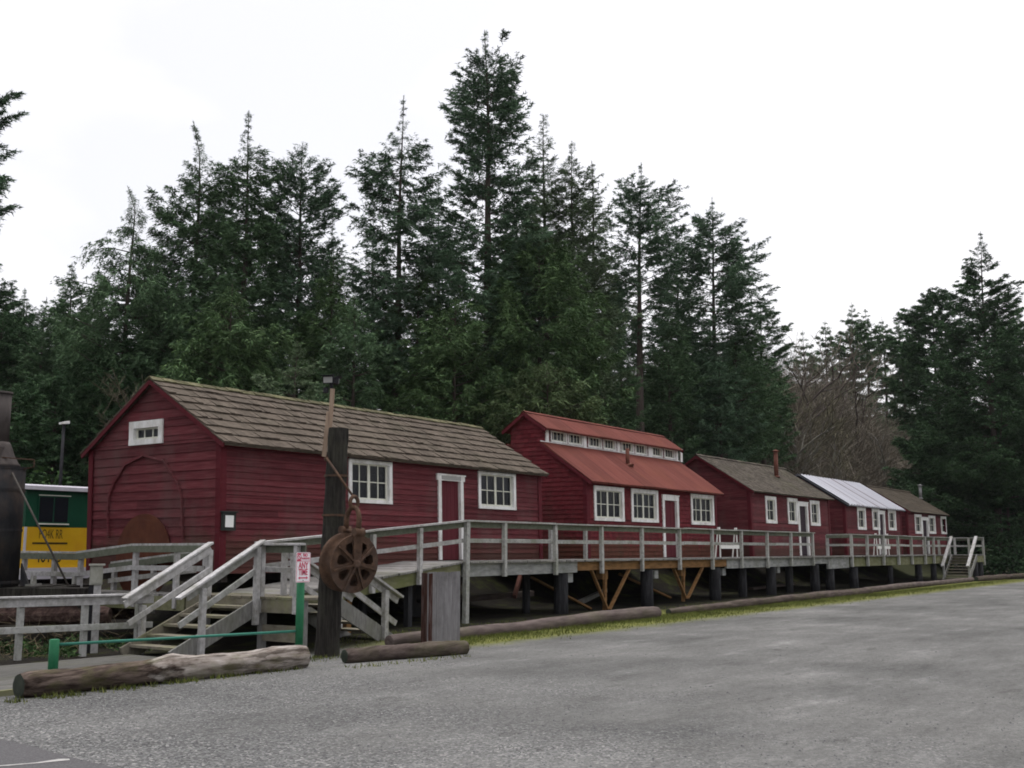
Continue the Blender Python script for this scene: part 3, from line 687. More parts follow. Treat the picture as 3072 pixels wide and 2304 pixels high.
b5, vm, sl, xf5 = cabin('cabin', 'farthest red cabin, plain brown roof and short grey stovepipe, beside the dark firs', 66.3, 74.9, 4.12, 5.55, -.01,
    [zq(q2(*q), *A) for q in ((1132, 635, 1198, 828), (1268, 648, 1333, 828), (1388, 655, 1440, 830))],
    zq(q2(1205, 662, 1268, 1050), *A), 2, 'felt')
p = onV(2400 + 1195 / 3.292, 1350 + 540 / 3.292, 20.0); p.z = 4.12 + (20.0 - VW) * sl; pipe(b5, p, .85, .1, M['pipe_grey'])

# ---- things on the bunkhouse walls
nb = thing('notice_board', 'small dark framed notice board with white paper on the bunkhouse wall', 'notice board', tuple(onV(684, 1592, VW - .05)))
a, c = onV(665, 1537, VW - .06), onV(703, 1592, VW - .06)
m = MB(); m.box(a.x, c.x, VW - .10, VW - .045, c.z, a.z); m.build('case', M['black_frame'], nb)
m = MB(); m.box(a.x + (c.x - a.x) * .2, a.x + (c.x - a.x) * .82, VW - .105, VW - .10, c.z + .07, a.z - .06); m.build('paper', M['paper'], nb)
m = MB(); m.box(a.x - .03, c.x + .03, VW - .13, VW - .045, a.z, a.z + .03); m.build('hood', M['black_frame'], nb)
# ------------------------------------------------------------------ rust disc
ctop = onU(434, 1541, 15.35)
rd = .96
m = MB(); cc = V3((15.355, ctop.y, ctop.z - rd)); tl = .05
m.tube([cc + V3((-.012, 0, 0)), cc + V3((.012, 0, 0))], rd, 56)
d_ = m.build('steel_disc', M['rust_disc']); tag(d_, 'big round rusty steel plate leaning on the gable end', 'steel disc')
m = MB(); m.tube([cc + V3((-.03, 0, 0)), cc + V3((-.012, 0, 0))], .07, 18); m.build('hub', M['rust_disc'], d_)

# ------------------------------------------------------------------ boardwalks
def deck_planks(mb, u0, u1, v0, v1, z0, z1, w=.19, th=.045, along='u'):
    """planks laid across; the deck may slope from z0 to z1"""
    u = u0
    while u < u1 - .03:
        e = min(u + w, u1); k0, k1 = (u - u0) / (u1 - u0), (e - u0) / (u1 - u0)
        za, zb = z0 + (z1 - z0) * k0, z0 + (z1 - z0) * k1; j = R.uniform(-.004, .004); a, b = R.uniform(-.035, .02), R.uniform(-.02, .02)
        if along == 'u':
            mb.hexa([(u, v0 + a, za - th), (e - .008, v0 + a, zb - th), (e - .008, v1 + b, zb - th), (u, v1 + b, za - th), (u, v0 + a, za + j), (e - .008, v0 + a, zb + j), (e - .008, v1 + b, zb + j), (u, v1 + b, za + j)])
        else:
            mb.hexa([(v0 + a, u, za - th), (v1 + b, u, za - th), (v1 + b, e - .008, zb - th), (v0 + a, e - .008, zb - th), (v0 + a, u, za + j), (v1 + b, u, za + j), (v1 + b, e - .008, zb + j), (v0 + a, e - .008, zb + j)])
        u = e
VR = 16.40
def upx(px, v=VR): return onV(px, 1650, v).x
def rail_posts(root, us, v, zf, m, drop=.42, hgt=.93, w=.10):
    for u in us:
        z = zf(u) if callable(zf) else zf; ln = R.uniform(-.012, .012)
        b = MB(); b.beam((u - ln, v, z - drop - R.uniform(0, .05)), (u + ln, v + R.uniform(-.012, .012), z + hgt), w, w, V3((0, 1, 0)), .003)
        b.build('rail_post', m, root, None, False, .006)
def rail_line(root, p, q, m, m2, cap_w=.15, hgt=.98, cap=True, segs=1, mid=.5, v_in=.07, midh=.10):
    """cap board, edge board under it and one middle rail between deck points p and q"""
    p, q = V3(p), V3(q); d = (q - p).normalized(); s = V3((-d.y, d.x, 0)).normalized()
    c = MB(); e = MB(); mi = MB()
    for i in range(segs):
        a, b = p.lerp(q, i / segs), p.lerp(q, (i + 1) / segs); j = R.uniform(-.008, .008)
        if i < segs - 1: b = b - d * .006
        k = R.uniform(-.012, .012)
        c.beam(a + Z * (hgt + j), b + Z * (hgt + k), cap_w, .04, Z, .004)
        e.beam(a + s * v_in + Z * (hgt - .092 + j), b + s * v_in + Z * (hgt - .092 + k), .036, .135, Z, .003)
        mi.beam(a + s * v_in + Z * (mid + j), b + s * v_in + Z * (mid + k), .036, midh, Z, .004)
    c.build('cap_rail', m, root); e.build('edge_rail', m2, root); mi.build('middle_rail', m, root)

bw = thing('boardwalk', 'long raised timber boardwalk with pale railing and orange braces under the near cabins', 'boardwalk', (30, 16.5, 0))
UE = upx(2441)
u0 = upx(1393)
m = MB(); deck_planks(m, u0, UE + .1, VR - .03, VW - .03, ZDK, ZDK); m.build('decking', M['deck'], bw)
PX = [1399, 1513, 1667, 1805, 1926, 2039, 2137, 2224, 2302, 2373, 2439]
PU = [upx(p) for p in PX]
rail_posts(bw, PU[1:], VR, ZDK, M['rail'], .36, .96, .105)
b = MB(); b.beam((PU[0] - .02, VR, -.1), (PU[0] + .03, VR, ZDK + .96), .13, .11, V3((0, 1, 0)), .004); b.build('rail_post', M['rail'], bw)
rail_line(bw, (PU[0] - .08, VR, ZDK), (UE + .06, VR, ZDK), M['rail'], M['under_rail'], segs=6)
ua, ub_ = upx(1741), upx(2187)
m = MB(); m.beam((PU[0] + .05, VR + 0.145, ZDK - .05 - .16), (ua, VR + 0.145, ZDK - .05 - .13), .09, .32, Z, .006); m.build('fascia_beam', M['fascia'], bw)
m = MB(); m.beam((ua + .01, VR + 0.155, ZDK - .05 - .125), (ub_, VR + 0.155, ZDK - .05 - .13), .09, .25, Z, .006); o = m.build('fascia_beam', M['new_beam'], bw); o['label'] = 'newer orange brown edge beam'
m = MB(); m.beam((ub_ + .01, VR + 0.145, ZDK - .05 - .16), (UE + .1, VR + 0.145, ZDK - .05 - .15), .09, .32, Z, .006); m.build('fascia_beam', M['fascia'], bw)
m = MB()
for v in (17.3, 18.2): m.beam((u0 + .1, v, ZDK - .19), (UE, v, ZDK - .19), .09, .27)
m.build('joist', M['pile'], bw)
for px, r, v in ((1578, .11, 17.6), (1682, .20, 16.72), (1938, .20, 16.72), (2142, .20, 16.72), (2224, .16, 16.9), (2310, .19, 16.72), (2364, .15, 17.1), (2441, .19, 16.72)):
    u = upx(px, v); b = MB(); n = 7
    b.tube([(u, v, -.3), (u, v, .4), (u + .01, v, .9), (u + .01, v, ZDK - .34)], [r * 1.05, r * 1.02, r, r * .97], 16, True, 0, lambda i, k: R.uniform(.97, 1.03)); b.build('pile', M['pile'], bw, None, True)
for px in (1700, 1958, 2162, 2326):
    u = upx(px, 16.75); b = MB(); b.box(u - .10, u + .16, 16.65, 16.95, ZDK - .62, ZDK - .37); b.build('pile_cap', M['fascia'], bw)
def vbrace(cx, lx, rx, ytop, ybot):
    v = 16.62
    c = onV(cx, ybot, v); l = onV(lx, ytop, v); r = onV(rx, ytop, v)
    b = MB(); b.beam((c.x, v, c.z), (l.x, v, ZDK - .1), .05, .10, V3((0, 1, 0)), .004); b.build('brace', M['new_beam'], bw)
    b = MB(); b.beam((c.x + .03, v - .055, c.z), (r.x, v - .055, ZDK - .3), .05, .10, V3((0, 1, 0)), .004); b.build('brace', M['new_beam'], bw)
    b = MB(); b.beam((c.x - .02, v + .08, c.z - .1), (c.x + .02, v + .08, ZDK - .35), .09, .09, V3((0, 1, 0))); b.box(c.x - .14, c.x + .16, v + .06, v + .3, ZDK - .58, ZDK - .32); b.build('prop', M['new_beam'], bw)
    b = MB(); b.beam((c.x - .1, v + .5, c.z), (l.x - .6, v + 1.6, ZDK - .5), .05, .1, V3((0, 1, 0))); b.build('brace', M['new_beam'], bw)
vbrace(1822, 1765, 1882, 1690, 1828)
vbrace(2057, 2012, 2103, 1690, 1795)
# inner handrail by the house corner
b = MB(); a = onV(1652, 1580, 18.05); c = onV(1756, 1583, 18.05)
for p in (a, c): b.beam((p.x, 18.05, ZDK), (p.x, 18.05, ZDK + .95), .10, .10, V3((0, 1, 0)))
b.beam((a.x - .05, 18.05, ZDK + .97), (c.x + .3, 18.05, ZDK + .96), .13, .04); b.build('inner_rail', M['rail'], bw)

fw_ = thing('boardwalk', 'far boardwalk with mossy beams and pale railing before the farthest cabins', 'boardwalk', (60, 16.5, 0))
F0, F1 = upx(2555), 69.1
US, VL = 67.4, 14.9
m = MB(); deck_planks(m, UE + .12, F1, VR - .03, VW - .03, ZDK, ZDK); m.build('decking', M['deck'], fw_)
m = MB(); deck_planks(m, US, F1, VL, VR - .06, ZDK, ZDK); m.build('decking', M['deck'], fw_)
PX = [2555, 2602, 2650, 2695, 2735, 2775, 2801]
rail_posts(fw_, [upx(p) for p in PX] + [US], VR, ZDK, M['rail'], .45, .96, .12)
rail_line(fw_, (F0 - .05, VR, ZDK), (US, VR, ZDK), M['rail'], M['under_rail'], segs=6)
rail_line(fw_, (F1, VW - .3, ZDK), (F1, VL, ZDK), M['rail'], M['under_rail'], segs=2)
rail_line(fw_, (US + .1, VL, ZDK), (F1, VL, ZDK), M['rail'], M['under_rail'])
for v in (VL, 15.7, 16.5, 17.4): rail_posts(fw_, [F1], v, ZDK, M['rail'], .6, .96, .12)
rail_line(fw_, (F0 + .02, 16.45, ZDK), (F0 + .25, 17.6, ZDK), M['rail'], M['under_rail'])
rail_posts(fw_, [F0 + .25], 17.6, ZDK, M['rail'], .1, .96, .12)
m = MB(); m.beam((UE + .14, VR + 0.175, ZDK - .18), (upx(2490), VR + 0.175, ZDK - .18), .1, .25, Z, .008); m.beam((upx(2491), VR + 0.155, ZDK - .3), (F0 - .1, VR + 0.155, ZDK - .28), .1, .48, Z, .008); m.each('fascia_beam', M['fascia'], fw_)
m = MB(); m.beam((F0 - .02, VR + 0.145, ZDK - .27), (upx(2664), VR + 0.145, ZDK - .27), .09, .42, Z, .008); m.beam((upx(2665), VR + 0.135, ZDK - .27), (US, VR + 0.135, ZDK - .27), .09, .42, Z, .008); m.beam((F1 - .05, VL, ZDK - .3), (F1 - .05, VW - .2, ZDK - .3), .09, .48, Z, .008); m.beam((US, VL + .05, ZDK - .25), (F1, VL + .05, ZDK - .25), .09, .35, Z, .008); m.each('fascia_beam', M['fascia_moss'], fw_)
for u, v, r in ((upx(2486, 16.75), 16.75, .19), (upx(2557, 16.75), 16.75, .2), (upx(2667, 16.75), 16.75, .13), (upx(2752, 16.75), 16.75, .19), (upx(2797, 16.75), 16.75, .16), (68.9, 15.1, .16), (67.7, 15.1, .14)):
    b = MB(); b.tube([(u, v, -.3), (u, v, ZDK - .4)], [r * 1.04, r], 14); b.build('pile', M['pile'], fw_, None, True)
m = MB()
for v in (17.3, 18.2): m.beam((UE + .2, v, ZDK - .19), (F1, v, ZDK - .19), .09, .27)
m.each('joist', M['pile'], fw_)
# steep steps at the far end, dropping back along the walk
st = thing('steps', 'steep pale steps with two white handrails at the far end of the boardwalk', 'steps', (66.2, 15.6, 0))
n = 9; RUN = .255
for i in range(1, n):
    z = ZDK - ZDK * i / n + .02; u = US - (i - .4) * RUN
    b = MB(); b.box(u - .15, u + .15, VL + .05, 16.25, z - .05, z); b.build('tread', M['tread'], st)
for v in (VL + .02, 16.28):
    b = MB(); b.beam((US, v, ZDK - .1), (US - n * RUN, v, .0), .05, .26); b.build('stringer', M['grey_wood'], st)
    b = MB(); b.beam((US + .1, v, ZDK + 1.02), (US - n * RUN, v, .82), .16, .10, Z); b.build('handrail', M['rail_white'], st)
    b = MB(); b.beam((US - n * RUN + .3, v, -.05), (US - n * RUN + .3, v, .98), .1, .1, V3((0, 1, 0))); b.build('rail_post', M['rail'], st)

# ---- landing and ramp beside the bunkhouse
ZL = .87
ld = thing('landing', 'weathered landing and ramp climbing along the bunkhouse to the boardwalk', 'ramp', (15.5, 16.5, 0))
m = MB(); deck_planks(m, 14.95, 18.3, 14.5, 15.45, ZL, ZL, .14, .045, 'v'); m.build('decking', M['tread'], ld)
m = MB(); deck_planks(m, 15.45, u0, VR + .03, VW - .03, ZL, ZDK); m.build('decking', M['deck'], ld)
rmp = lambda u: ZL + (ZDK - ZL) * max(0, min(1, (u - 15.45) / (u0 - 15.45)))
us_r = [upx(990), upx(1119), upx(1260)]
rail_posts(ld, us_r, VR, rmp, M['rail_white'], .3, .95, .105)
rail_line(ld, (14.65, VR, ZL + .03), (PU[0] - .1, VR, ZDK), M['rail_white'], M['under_rail'], segs=2)
m = MB(); m.beam((15.5, VR + .09, ZL - .19), (u0, VR + 0.145, ZDK - .19), .07, .28); m.build('fascia_beam', M['fascia_moss'], ld)
m = MB(); m.beam((14.52, 15.0, ZL - .17), (14.52, 18.25, ZL - .17), .06, .24); m.build('fascia_beam', M['tread'], ld)
m = MB(); m.beam((14.60, 15.0, .2), (14.60, 16.1, .2), .06, .30); m.build('skirt_board', M['tread'], ld)
for v in (15.05, 16.15): 
    b = MB(); b.beam((14.62, v, -.3), (14.62, v, ZL - .05), .12, .12, V3((0, 1, 0))); b.build('support_post', M['grey_wood'], ld)
for u, v in ((17.5, 16.7), (19.5, 16.7), (17.5, 18.1), (19.5, 18.1)):
    b = MB(); b.beam((u, v, -.3), (u, v, rmp(u) - .05), .14, .14, V3((0, 1, 0))); b.build('support_post', M['new_beam'] if v < 17 and u < 18 else M['pile'], ld)
# railing of the landing that faces left
def vrail(root, va, vb, u, z0, z1, m, posts, capw=.14, base=.3, hgt=.98):
    rail_line(root, (u, va, z0), (u, vb, z1), m, M['under_rail'], capw, hgt)
    for v in posts:
        z = z0 + (z1 - z0) * (v - va) / (vb - va)
        b = MB(); b.beam((u, v, z - base), (u, v, z + hgt - .02), .1, .1, V3((0, 1, 0)), .003); b.build('rail_post', m, root, None, False, .006)
vrail(ld, 16.12, 15.0, 14.52, ZL, ZL, M['rail_white'], (16.1, 15.15))
for v in (15.35, 15.6, 15.85):
    b = MB(); b.beam((15.1, v + .5, ZL - .05), (15.1, v + .5, ZL + .9), .09, .09, V3((0, 1, 0))); 
    if v < 15.7: b.build('rail_post', M['rail_white'], ld)

# ---- steps up from the left
s1 = thing('steps', 'wooden steps with pale handrails climbing to the landing behind the green barrier', 'steps', (12.7, 16.8, -.1))
UA, UB = 12.70, 14.5; NR = 6; zg = -.13
for i in range(NR - 1):
    u = UA + i * (UB - UA) / (NR - 1); z = zg + (ZL - zg) * (i + 1) / NR
    b = MB(); b.box(u - .03, u + .155, 16.16, 17.5, z - .045, z); b.box(u + .165, u + .345, 16.17, 17.49, z - .045, z - .003); b.build('tread', M['tread'], s1)
for v in (16.14, 17.52):
    b = MB(); b.beam((UA - .15, v, zg - .02), (UB + .02, v, ZL - .16), .045, .30, Z); b.build('stringer', M['tread' if v > 17 else 'grey_wood'], s1)
def hand(p, q, v, w, h, nm, mt):
    a, c = onV(*p, v), onV(*q, v); b = MB(); b.beam(a, c, w, h, Z, .004); b.build(nm, mt, s1, None, False, .006)
hand((790, 1622), (533, 1797), 16.08, .15, .045, 'handrail', M['rail_white'])
hand((790, 1638), (560, 1795), 16.12, .035, .13, 'handrail', M['rail'])
hand((766, 1713), (536, 1878), 16.12, .04, .11, 'middle_rail', M['rail'])
hand((634, 1628), (372, 1797), 17.56, .15, .045, 'handrail', M['rail_white'])
hand((634, 1648), (372, 1815), 17.53, .035, .13, 'handrail', M['rail_white'])
hand((634, 1706), (384, 1872), 17.53, .04, .11, 'middle_rail', M['rail_white'])
for px, yt, v, zb in ((610, 1765, 16.08, -.25), (774, 1640, 16.08, .35), (629, 1650, 17.58, .2), (429, 1815, 17.60, -.3)):
    a = onV(px, yt, v); b = MB(); b.beam((a.x, v, zb), (a.x, v, a.z), .105, .105, V3((0, 1, 0)), .003); b.build('rail_post', M['rail_white'], s1, None, False, .006)

# ---- steps down on the far side of the landing
s2 = thing('steps', 'short flight of steps beside the ramp, partly behind the pulley post', 'steps', (16.2, 15.5, 0))
C0, C1 = 15.45, 16.95; n = 5
for i in range(1, n):
    u = C0 + (i - .5) * (C1 - C0) / (n - 1); z = ZL + (-.02 - ZL) * i / n
    b = MB(); b.box(u - .17, u + .17, 14.98, 16.2, z - .045, z); b.build('tread', M['tread'], s2)
for v in (14.96, 16.22):
    b = MB(); b.beam((C0 - .05, v, ZL - .15), (C1 + .1, v, -.12), .045, .30); b.build('stringer', M['grey_wood'], s2)
    b = MB(); b.beam((C0 - .25, v - .05, ZL + .93), (C1 + .25, v - .05, .80), .14, .045, Z); b.beam((C0 - .25, v, ZL + .84), (C1 + .2, v, .72), .035, .12, Z); b.build('handrail', M['rail_white'], s2)
    b = MB(); b.beam((C0 - .25, v, ZL + .45), (C1 + .15, v, .28), .04, .11, Z); b.build('middle_rail', M['rail_white'], s2)
    b = MB(); b.beam((C1 - .22, v - .04, -.15), (C1 - .22, v - .04, .95), .105, .105, V3((0, 1, 0))); b.build('rail_post', M['rail_white'], s2)
b = MB(); b.beam((C0 - .2, 14.92, ZL - .4), (C0 - .2, 14.92, ZL + .95), .105, .105, V3((0, 1, 0))); b.build('rail_post', M['rail_white'], s2)

# ---- walkway going left across the gable end
wk = thing('walkway', 'grey railed walkway crossing the gable end towards the yellow railcar', 'walkway', (14.9, 21, .8))
m = MB(); deck_planks(m, 18.34, 30, 14.5, 15.29, ZL - .02, ZL - .02, .16, .045, 'v'); m.build('decking', M['deck'], wk)
vrail(wk, 17.65, 20.0, 14.5, ZL, ZL, M['rail_white'], (17.7, 18.6, 19.95))
vrail(wk, 20.0, 22.0, 14.5, ZL, ZL - .16, M['rail_white'], (21.9,))
vrail(wk, 22.0, 27, 14.5, ZL - .16, ZL - .14, M['rail_white'], (22.9, 24.1, 25.5))
vrail(wk, 18.9, 21.9, 15.3, ZL - .05, ZL - .32, M['rail_white'], (20.4, 21.8), .10, .3, .9)
for v in (23.3, 25.0):
    b = MB(); b.beam((15.3, v, ZL - .4), (15.3, v, ZL + .3), .1, .1, V3((0, 1, 0))); b.build('rail_post', M['rail'], wk)
m = MB(); m.beam((14.52, 18.3, ZL - .2), (14.52, 30, ZL - .2), .06, .28); m.build('fascia_beam', M['fascia_moss'], wk)

# ---- fence at lower left
fn = thing('fence', 'pale two rail wooden fence standing left of the steps', 'fence', (11.5, 17.8, -.1))
A_, B_ = V3((13.25, 17.63, 0)), V3((9.3, 18.75, 0))
def fpt(px):
    best = min((abs((CX + F / math.cos(PT) * ((A_.lerp(B_, k / 200)).dot(RT) / (A_.lerp(B_, k / 200)).dot(HD))) - px), k) for k in range(201)); return A_.lerp(B_, best[1] / 200)
b = MB(); b.beam(A_ + Z * .83, B_ + Z * .83, .036, .15, Z, .004); b.build('top_rail', M['rail_white'], fn, None, False, .005)
b = MB(); b.beam(A_ + V3((-.06, -.02, .925)), B_ + V3((0, -.02, .925)), .14, .038, Z, .004); b.build('cap_rail', M['rail_white'], fn, None, False, .005)
b = MB(); b.beam(A_ + Z * .36, B_ + Z * .36, .036, .115, Z, .004); b.build('middle_rail', M['rail'], fn, None, False, .005)
for px in (78, 271, 429, -120):
    p = fpt(px) + V3((.03, .09, 0)); b = MB(); b.beam(p - Z * .35, p + Z * .90, .1, .1, V3((0, 1, 0)), .003); b.build('fence_post', M['rail'], fn, None, False, .006)

# ---- low plank walk at the foot of the steps
M['walk'] = weathered('worn_grey_walk_boards', [(.055, .054, .05), (.085, .083, .077), (.115, .112, .105)], (1.2, 8, 3), 3, .9, .4, (.06, .065, .03), 1.5, .5)
pw = thing('plank_walk', 'low plank walk lying on the gravel at the foot of the steps', 'walkway', (10, 15, -.1))
m = MB(); v = 13.35; i = 0
while v < 17.0:
    z = .03 - .13 * sm(v, 12.4, 15); m.hexa([(6, v, z - .05), (12.5 + R.uniform(-.05, .05), v, z - .06), (12.5 + R.uniform(-.05, .05), v + .27, z - .06), (6, v + .27, z - .05), (6, v, z), (12.5, v, z - .01), (12.5, v + .27, z - .01), (6, v + .27, z)]); v += .28
m.build('decking', M['walk'], pw); m = MB(); m.beam((6, 13.31, -.05), (12.5, 13.31, -.05), .07, .13); m.build('edge_beam', M['fascia_moss'], pw)

# ------------------------------------------------------------------ logs
def log(name, label, p, q, r0, r1, m, knots=6, rough=.06, group=None, bend=.04, rings=46):
    p, q = V3(p), V3(q); L = (q - p).length; n = 22
    ph = [R.uniform(0, 6.28) for _ in range(6)]
    kn = [(R.uniform(.05, .95), R.uniform(0, n), R.uniform(.04, .11)) for _ in range(knots)]
    pts = []; rr = []
    for i in range(rings + 1):
        k = i / rings
        pts.append(p.lerp(q, k) + V3((0, bend * math.sin(k * 5 + ph[0]), bend * .3 * math.sin(k * 7 + ph[1]))))
        rr.append((r0 + (r1 - r0) * k) * (1 + rough * .6 * math.sin(k * 13 + ph[2]) + rough * .5 * math.sin(k * 31 + ph[3])))
    fur = [R.uniform(-1, 1) for _ in range(n)]
    def rn(i, k):
        x = 1 + rough * .55 * fur[k] * math.sin(i * .35 + k) + R.uniform(-1, 1) * rough * .35
        for a, b, c in kn:
            dk = min(abs(k - b), n - abs(k - b)); di = (i / rings - a) * L / (r0 * 2)
            x += c * math.exp(-(dk * dk) / 3 - di * di * 6)
        if i == 0 or i == rings: x *= .90
        return x
    d = (q - p).normalized()
    pts = [pts[0] - d * .004] + pts[1:-1] + [pts[-1] + d * .004]
    t = thing(name, label, 'log', tuple((p + q) / 2 - Z * r0), group)
    b = MB(); b.tube(pts, rr, n, False, 0, rn); b.build('trunk', m, t, None, True)
    for e, s, r in ((pts[0], -1, rr[0]), (pts[-1], 1, rr[-1])):
        b = MB(); b.tube([e + d * s * -.03, e + d * s * .006, e + d * s * .014], [r * .885, r * .88, r * .5], 22, True, 0, lambda i, k: 1 + .03 * math.sin(k * 2.1 + i)); b.build('cut_end', M['log_end'] if m != M['log_mauve'] else m, t)
    return t
def glog(a, b, r): return V3((a[0], a[1], g(*a) + r * .86)), V3((b[0], b[1], g(*b) + r * .86))
pa, pb = onZ(75, 2093, 0.0), onZ(928, 2008, -.03)
p, q = glog((pa.x, pa.y + .12), (pb.x, pb.y + .12), .165)
log('parking_log', 'thick barkless grey log with dark left end in front of the green barrier', p, q + Z * .01, .150, .185, M['log_grey'], 12, .10, 'parking logs at the lot edge', .03)
pa, pb = onZ(1050, 1990, 0.0), onZ(1412, 1962, 0)
p, q = glog((pa.x, pa.y + .1), (pb.x, pb.y + .1), .125)
log('parking_log', 'short dark barked log lying before the grey plank box', p, q, .118, .130, M['log_brown'], 8, .08, 'parking logs at the lot edge', .02)
p, q = glog((15.6, 13.85), (25.8, 13.65), .15)
log('parking_log', 'long mauve brown log on the grass behind the grey plank box', p, q, .13, .175, M['log_mauve'], 8, .05, 'parking logs at the lot edge', .05, 80)
p, q = glog((27.1, 13.95), (45.2, 14.1), .12)
log('parking_log', 'thin rough brown log edging the grass below the orange braces', p, q, .10, .17, M['log_brown'], 12, .14, 'parking logs at the lot edge', .07, 110)
p, q = glog((45.0, 14.45), (65.2, 14.75), .13)
log('parking_log', 'far pale brown log edging the lot up to the end steps', p, q, .13, .13, M['log_mauve'], 8, .08, 'parking logs at the lot edge', .06, 90)
p, q = glog((65.6, 14.6), (78, 13.6), .16)
log('parking_log', 'farthest dark log at the right edge under the firs', p, q, .17, .15, M['log_brown'], 8, .12, 'parking logs at the lot edge', .06, 60)

# ------------------------------------------------------------------ green barrier and sign
gb = thing('pipe_barrier', 'low green pipe barrier between a stub post and the sign post', 'barrier', (9, 13.2, 0))
t0 = 15.7; a = atT(164, 1917, t0); b = MB(); b.tube([(a.x, a.y, -.2), (a.x, a.y, a.z - .01), (a.x, a.y, a.z)], [.068, .068, .05], 20); b.build('post', M['green_paint'], gb, None, True)
c = atT(898, 1893, 17.3); p0 = atT(164, 1934, t0)
sg = thing('parking_sign', 'white and red no parking sign on a tall green post', 'sign', (c.x, c.y, 0))
b = MB(); b.tube([(c.x, c.y, -.2), (c.x, c.y, atT(898, 1690, 17.3).z)], [.062, .062], 20); b.build('post', M['green_paint'], sg, None, True)
b = MB(); b.tube([p0, c], .021, 12); b.build('pipe', M['pipe_green'], gb, None, True)
# sign plate: faces the car park
zt, zb = atT(905, 1657, 17.25).z, atT(905, 1747, 17.25).z
fy = c.y - .078; sx0 = onV(888, 1700, fy).x; SW = .305; SH = zt - zb
frs = frame((sx0, fy, zb), (1, 0, 0), (0, -1, 0))
def rrect(x0, x1, z0, z1, r, d, fr, n=5):
    P = []
    for cx, cz, a0 in ((x1 - r, z0 + r, -90), (x1 - r, z1 - r, 0), (x0 + r, z1 - r, 90), (x0 + r, z0 + r, 180)):
        for i in range(n + 1):
            a = math.radians(a0 + 90 * i / n); P.append(fr(cx + r * math.cos(a), cz + r * math.sin(a), d))
    return P
b = MB(); b.prism(rrect(0, SW, 0, SH, .03, -.003, frs), V3((0, -.003, 0))); plate = b.build('plate', M['sign_white'], sg)
b = MB(); e = .008
for x0, x1, z0, z1 in ((.02, SW - .02, e, e + .006), (.02, SW - .02, SH - e - .006, SH - e), (e, e + .006, .02, SH - .02), (SW - e - .006, SW - e, .02, SH - .02), (.02, SW - .02, SH * .70, SH * .70 + .008)):
    b.fbox(frs, x0, x1, z0, z1, .003, .0042)
# double-headed arrow
z = SH * .15; b.fbox(frs, .085, SW - .085, z - .009, z + .009, .003, .0042)
for xx, s in ((.085, -1), (SW - .085, 1)): b.prism([frs(xx, z - .024, .003), frs(xx + s * .035, z, .003), frs(xx, z + .024, .003)], V3((0, -.0012, 0)))
# red corner field with a slashed P
b.fbox(frs, .02, .10, SH * .72, SH * .76, .003, .0042); b.fbox(frs, .02, .10, SH * .93, SH * .965, .003, .0042)
cx, cz = .066, SH * .845
for i in range(20):
    a0, a1 = 2 * math.pi * i / 20, 2 * math.pi * (i + 1) / 20
    b.prism([frs(cx + r * math.cos(a), cz + r * math.sin(a), .003) for r, a in ((.032, a0), (.042, a0), (.042, a1), (.032, a1))], V3((0, -.0012, 0)))
b.prism([frs(cx - .031, cz + .022, .0034), frs(cx - .022, cz + .031, .0034), frs(cx + .031, cz - .022, .0034), frs(cx + .022, cz - .031, .0034)], V3((0, -.0012, 0)))
b.build('marking', M['sign_red'], plate)
def text(body, size, m, fr, x, z, d, parent, name='lettering', sx=1.0, bold=.0, align='CENTER', xdir=(1, 0, 0)):
    cu = bpy.data.curves.new('txt', 'FONT'); cu.body = body; cu.size = size; cu.align_x = align; cu.offset = bold; cu.extrude = .001
    o = bpy.data.objects.new('txt', cu); COL.objects.link(o)
    dg = bpy.context.evaluated_depsgraph_get(); me = bpy.data.meshes.new_from_object(o.evaluated_get(dg)); bpy.data.objects.remove(o)
    og = origin(parent)
    for v in me.vertices:
        q = fr(x + v.co.x * sx, z + v.co.y, d + v.co.z); v.co = q - og
    me.materials.clear(); me.materials.append(m); me.name = name
    ob = bpy.data.objects.new(name, me); COL.objects.link(ob); ob.parent = parent
    return ob
text('NO', .062, M['sign_red'], frs, .19, SH * .86, .0036, plate, sx=1, bold=.002)
text('PARKING', .043, M['sign_red'], frs, .195, SH * .765, .0036, plate, sx=.95, bold=.001)
text('ANY', .135, M['sign_red'], frs, SW / 2, SH * .47, .0036, plate, sx=.72, bold=.003)
text('TIME', .135, M['sign_red'], frs, SW / 2, SH * .245, .0036, plate, sx=.66, bold=.003)
m = MB(); m.tube([frs(SW / 2, SH * .955, .003), frs(SW / 2, SH * .955, .009)], .008, 8); m.tube([frs(SW / 2, SH * .06, .003), frs(SW / 2, SH * .06, .009)], .008, 8); m.build('bolt', M['pipe_grey'], plate)

# ------------------------------------------------------------------ pole, mast with floodlights, pulley block
TP = 19.8
pb_ = atT(980, 1958, TP); pt_ = atT(1016, 1285, TP)
pl = thing('timber_post', 'massive dark tarred post with sawn top carrying the pulley block', 'post', (pb_.x, pb_.y, g(pb_.x, pb_.y)))
b = MB(); pts = [V3((pb_.x, pb_.y, g(pb_.x, pb_.y) - .2)).lerp(pt_, k / 24) for k in range(25)]
b.tube(pts, [.222 - .044 * k / 24 + .006 * math.sin(k * 1.7) for k in range(25)], 26, True, 0, lambda i, k: 1 + R.uniform(-.035, .035) + .03 * math.sin(k * 1.9)); b.build('shaft', M['pole'], pl)
b = MB()
for k in (.60, .78): 
    q = V3((pb_.x, pb_.y, 0)).lerp(pt_, k); b.tube([q - Z * .02, q + Z * .02], .215, 24, False)
b.build('iron_band', M['rust'], pl)
ms = thing('light_mast', 'slim tan wooden mast fixed to the tarred post with a twin floodlight', 'lamp', tuple(atT(975, 1355, TP + .25)))
m0, m1 = atT(972, 1370, TP + .12), atT(994, 1166, TP + .12)
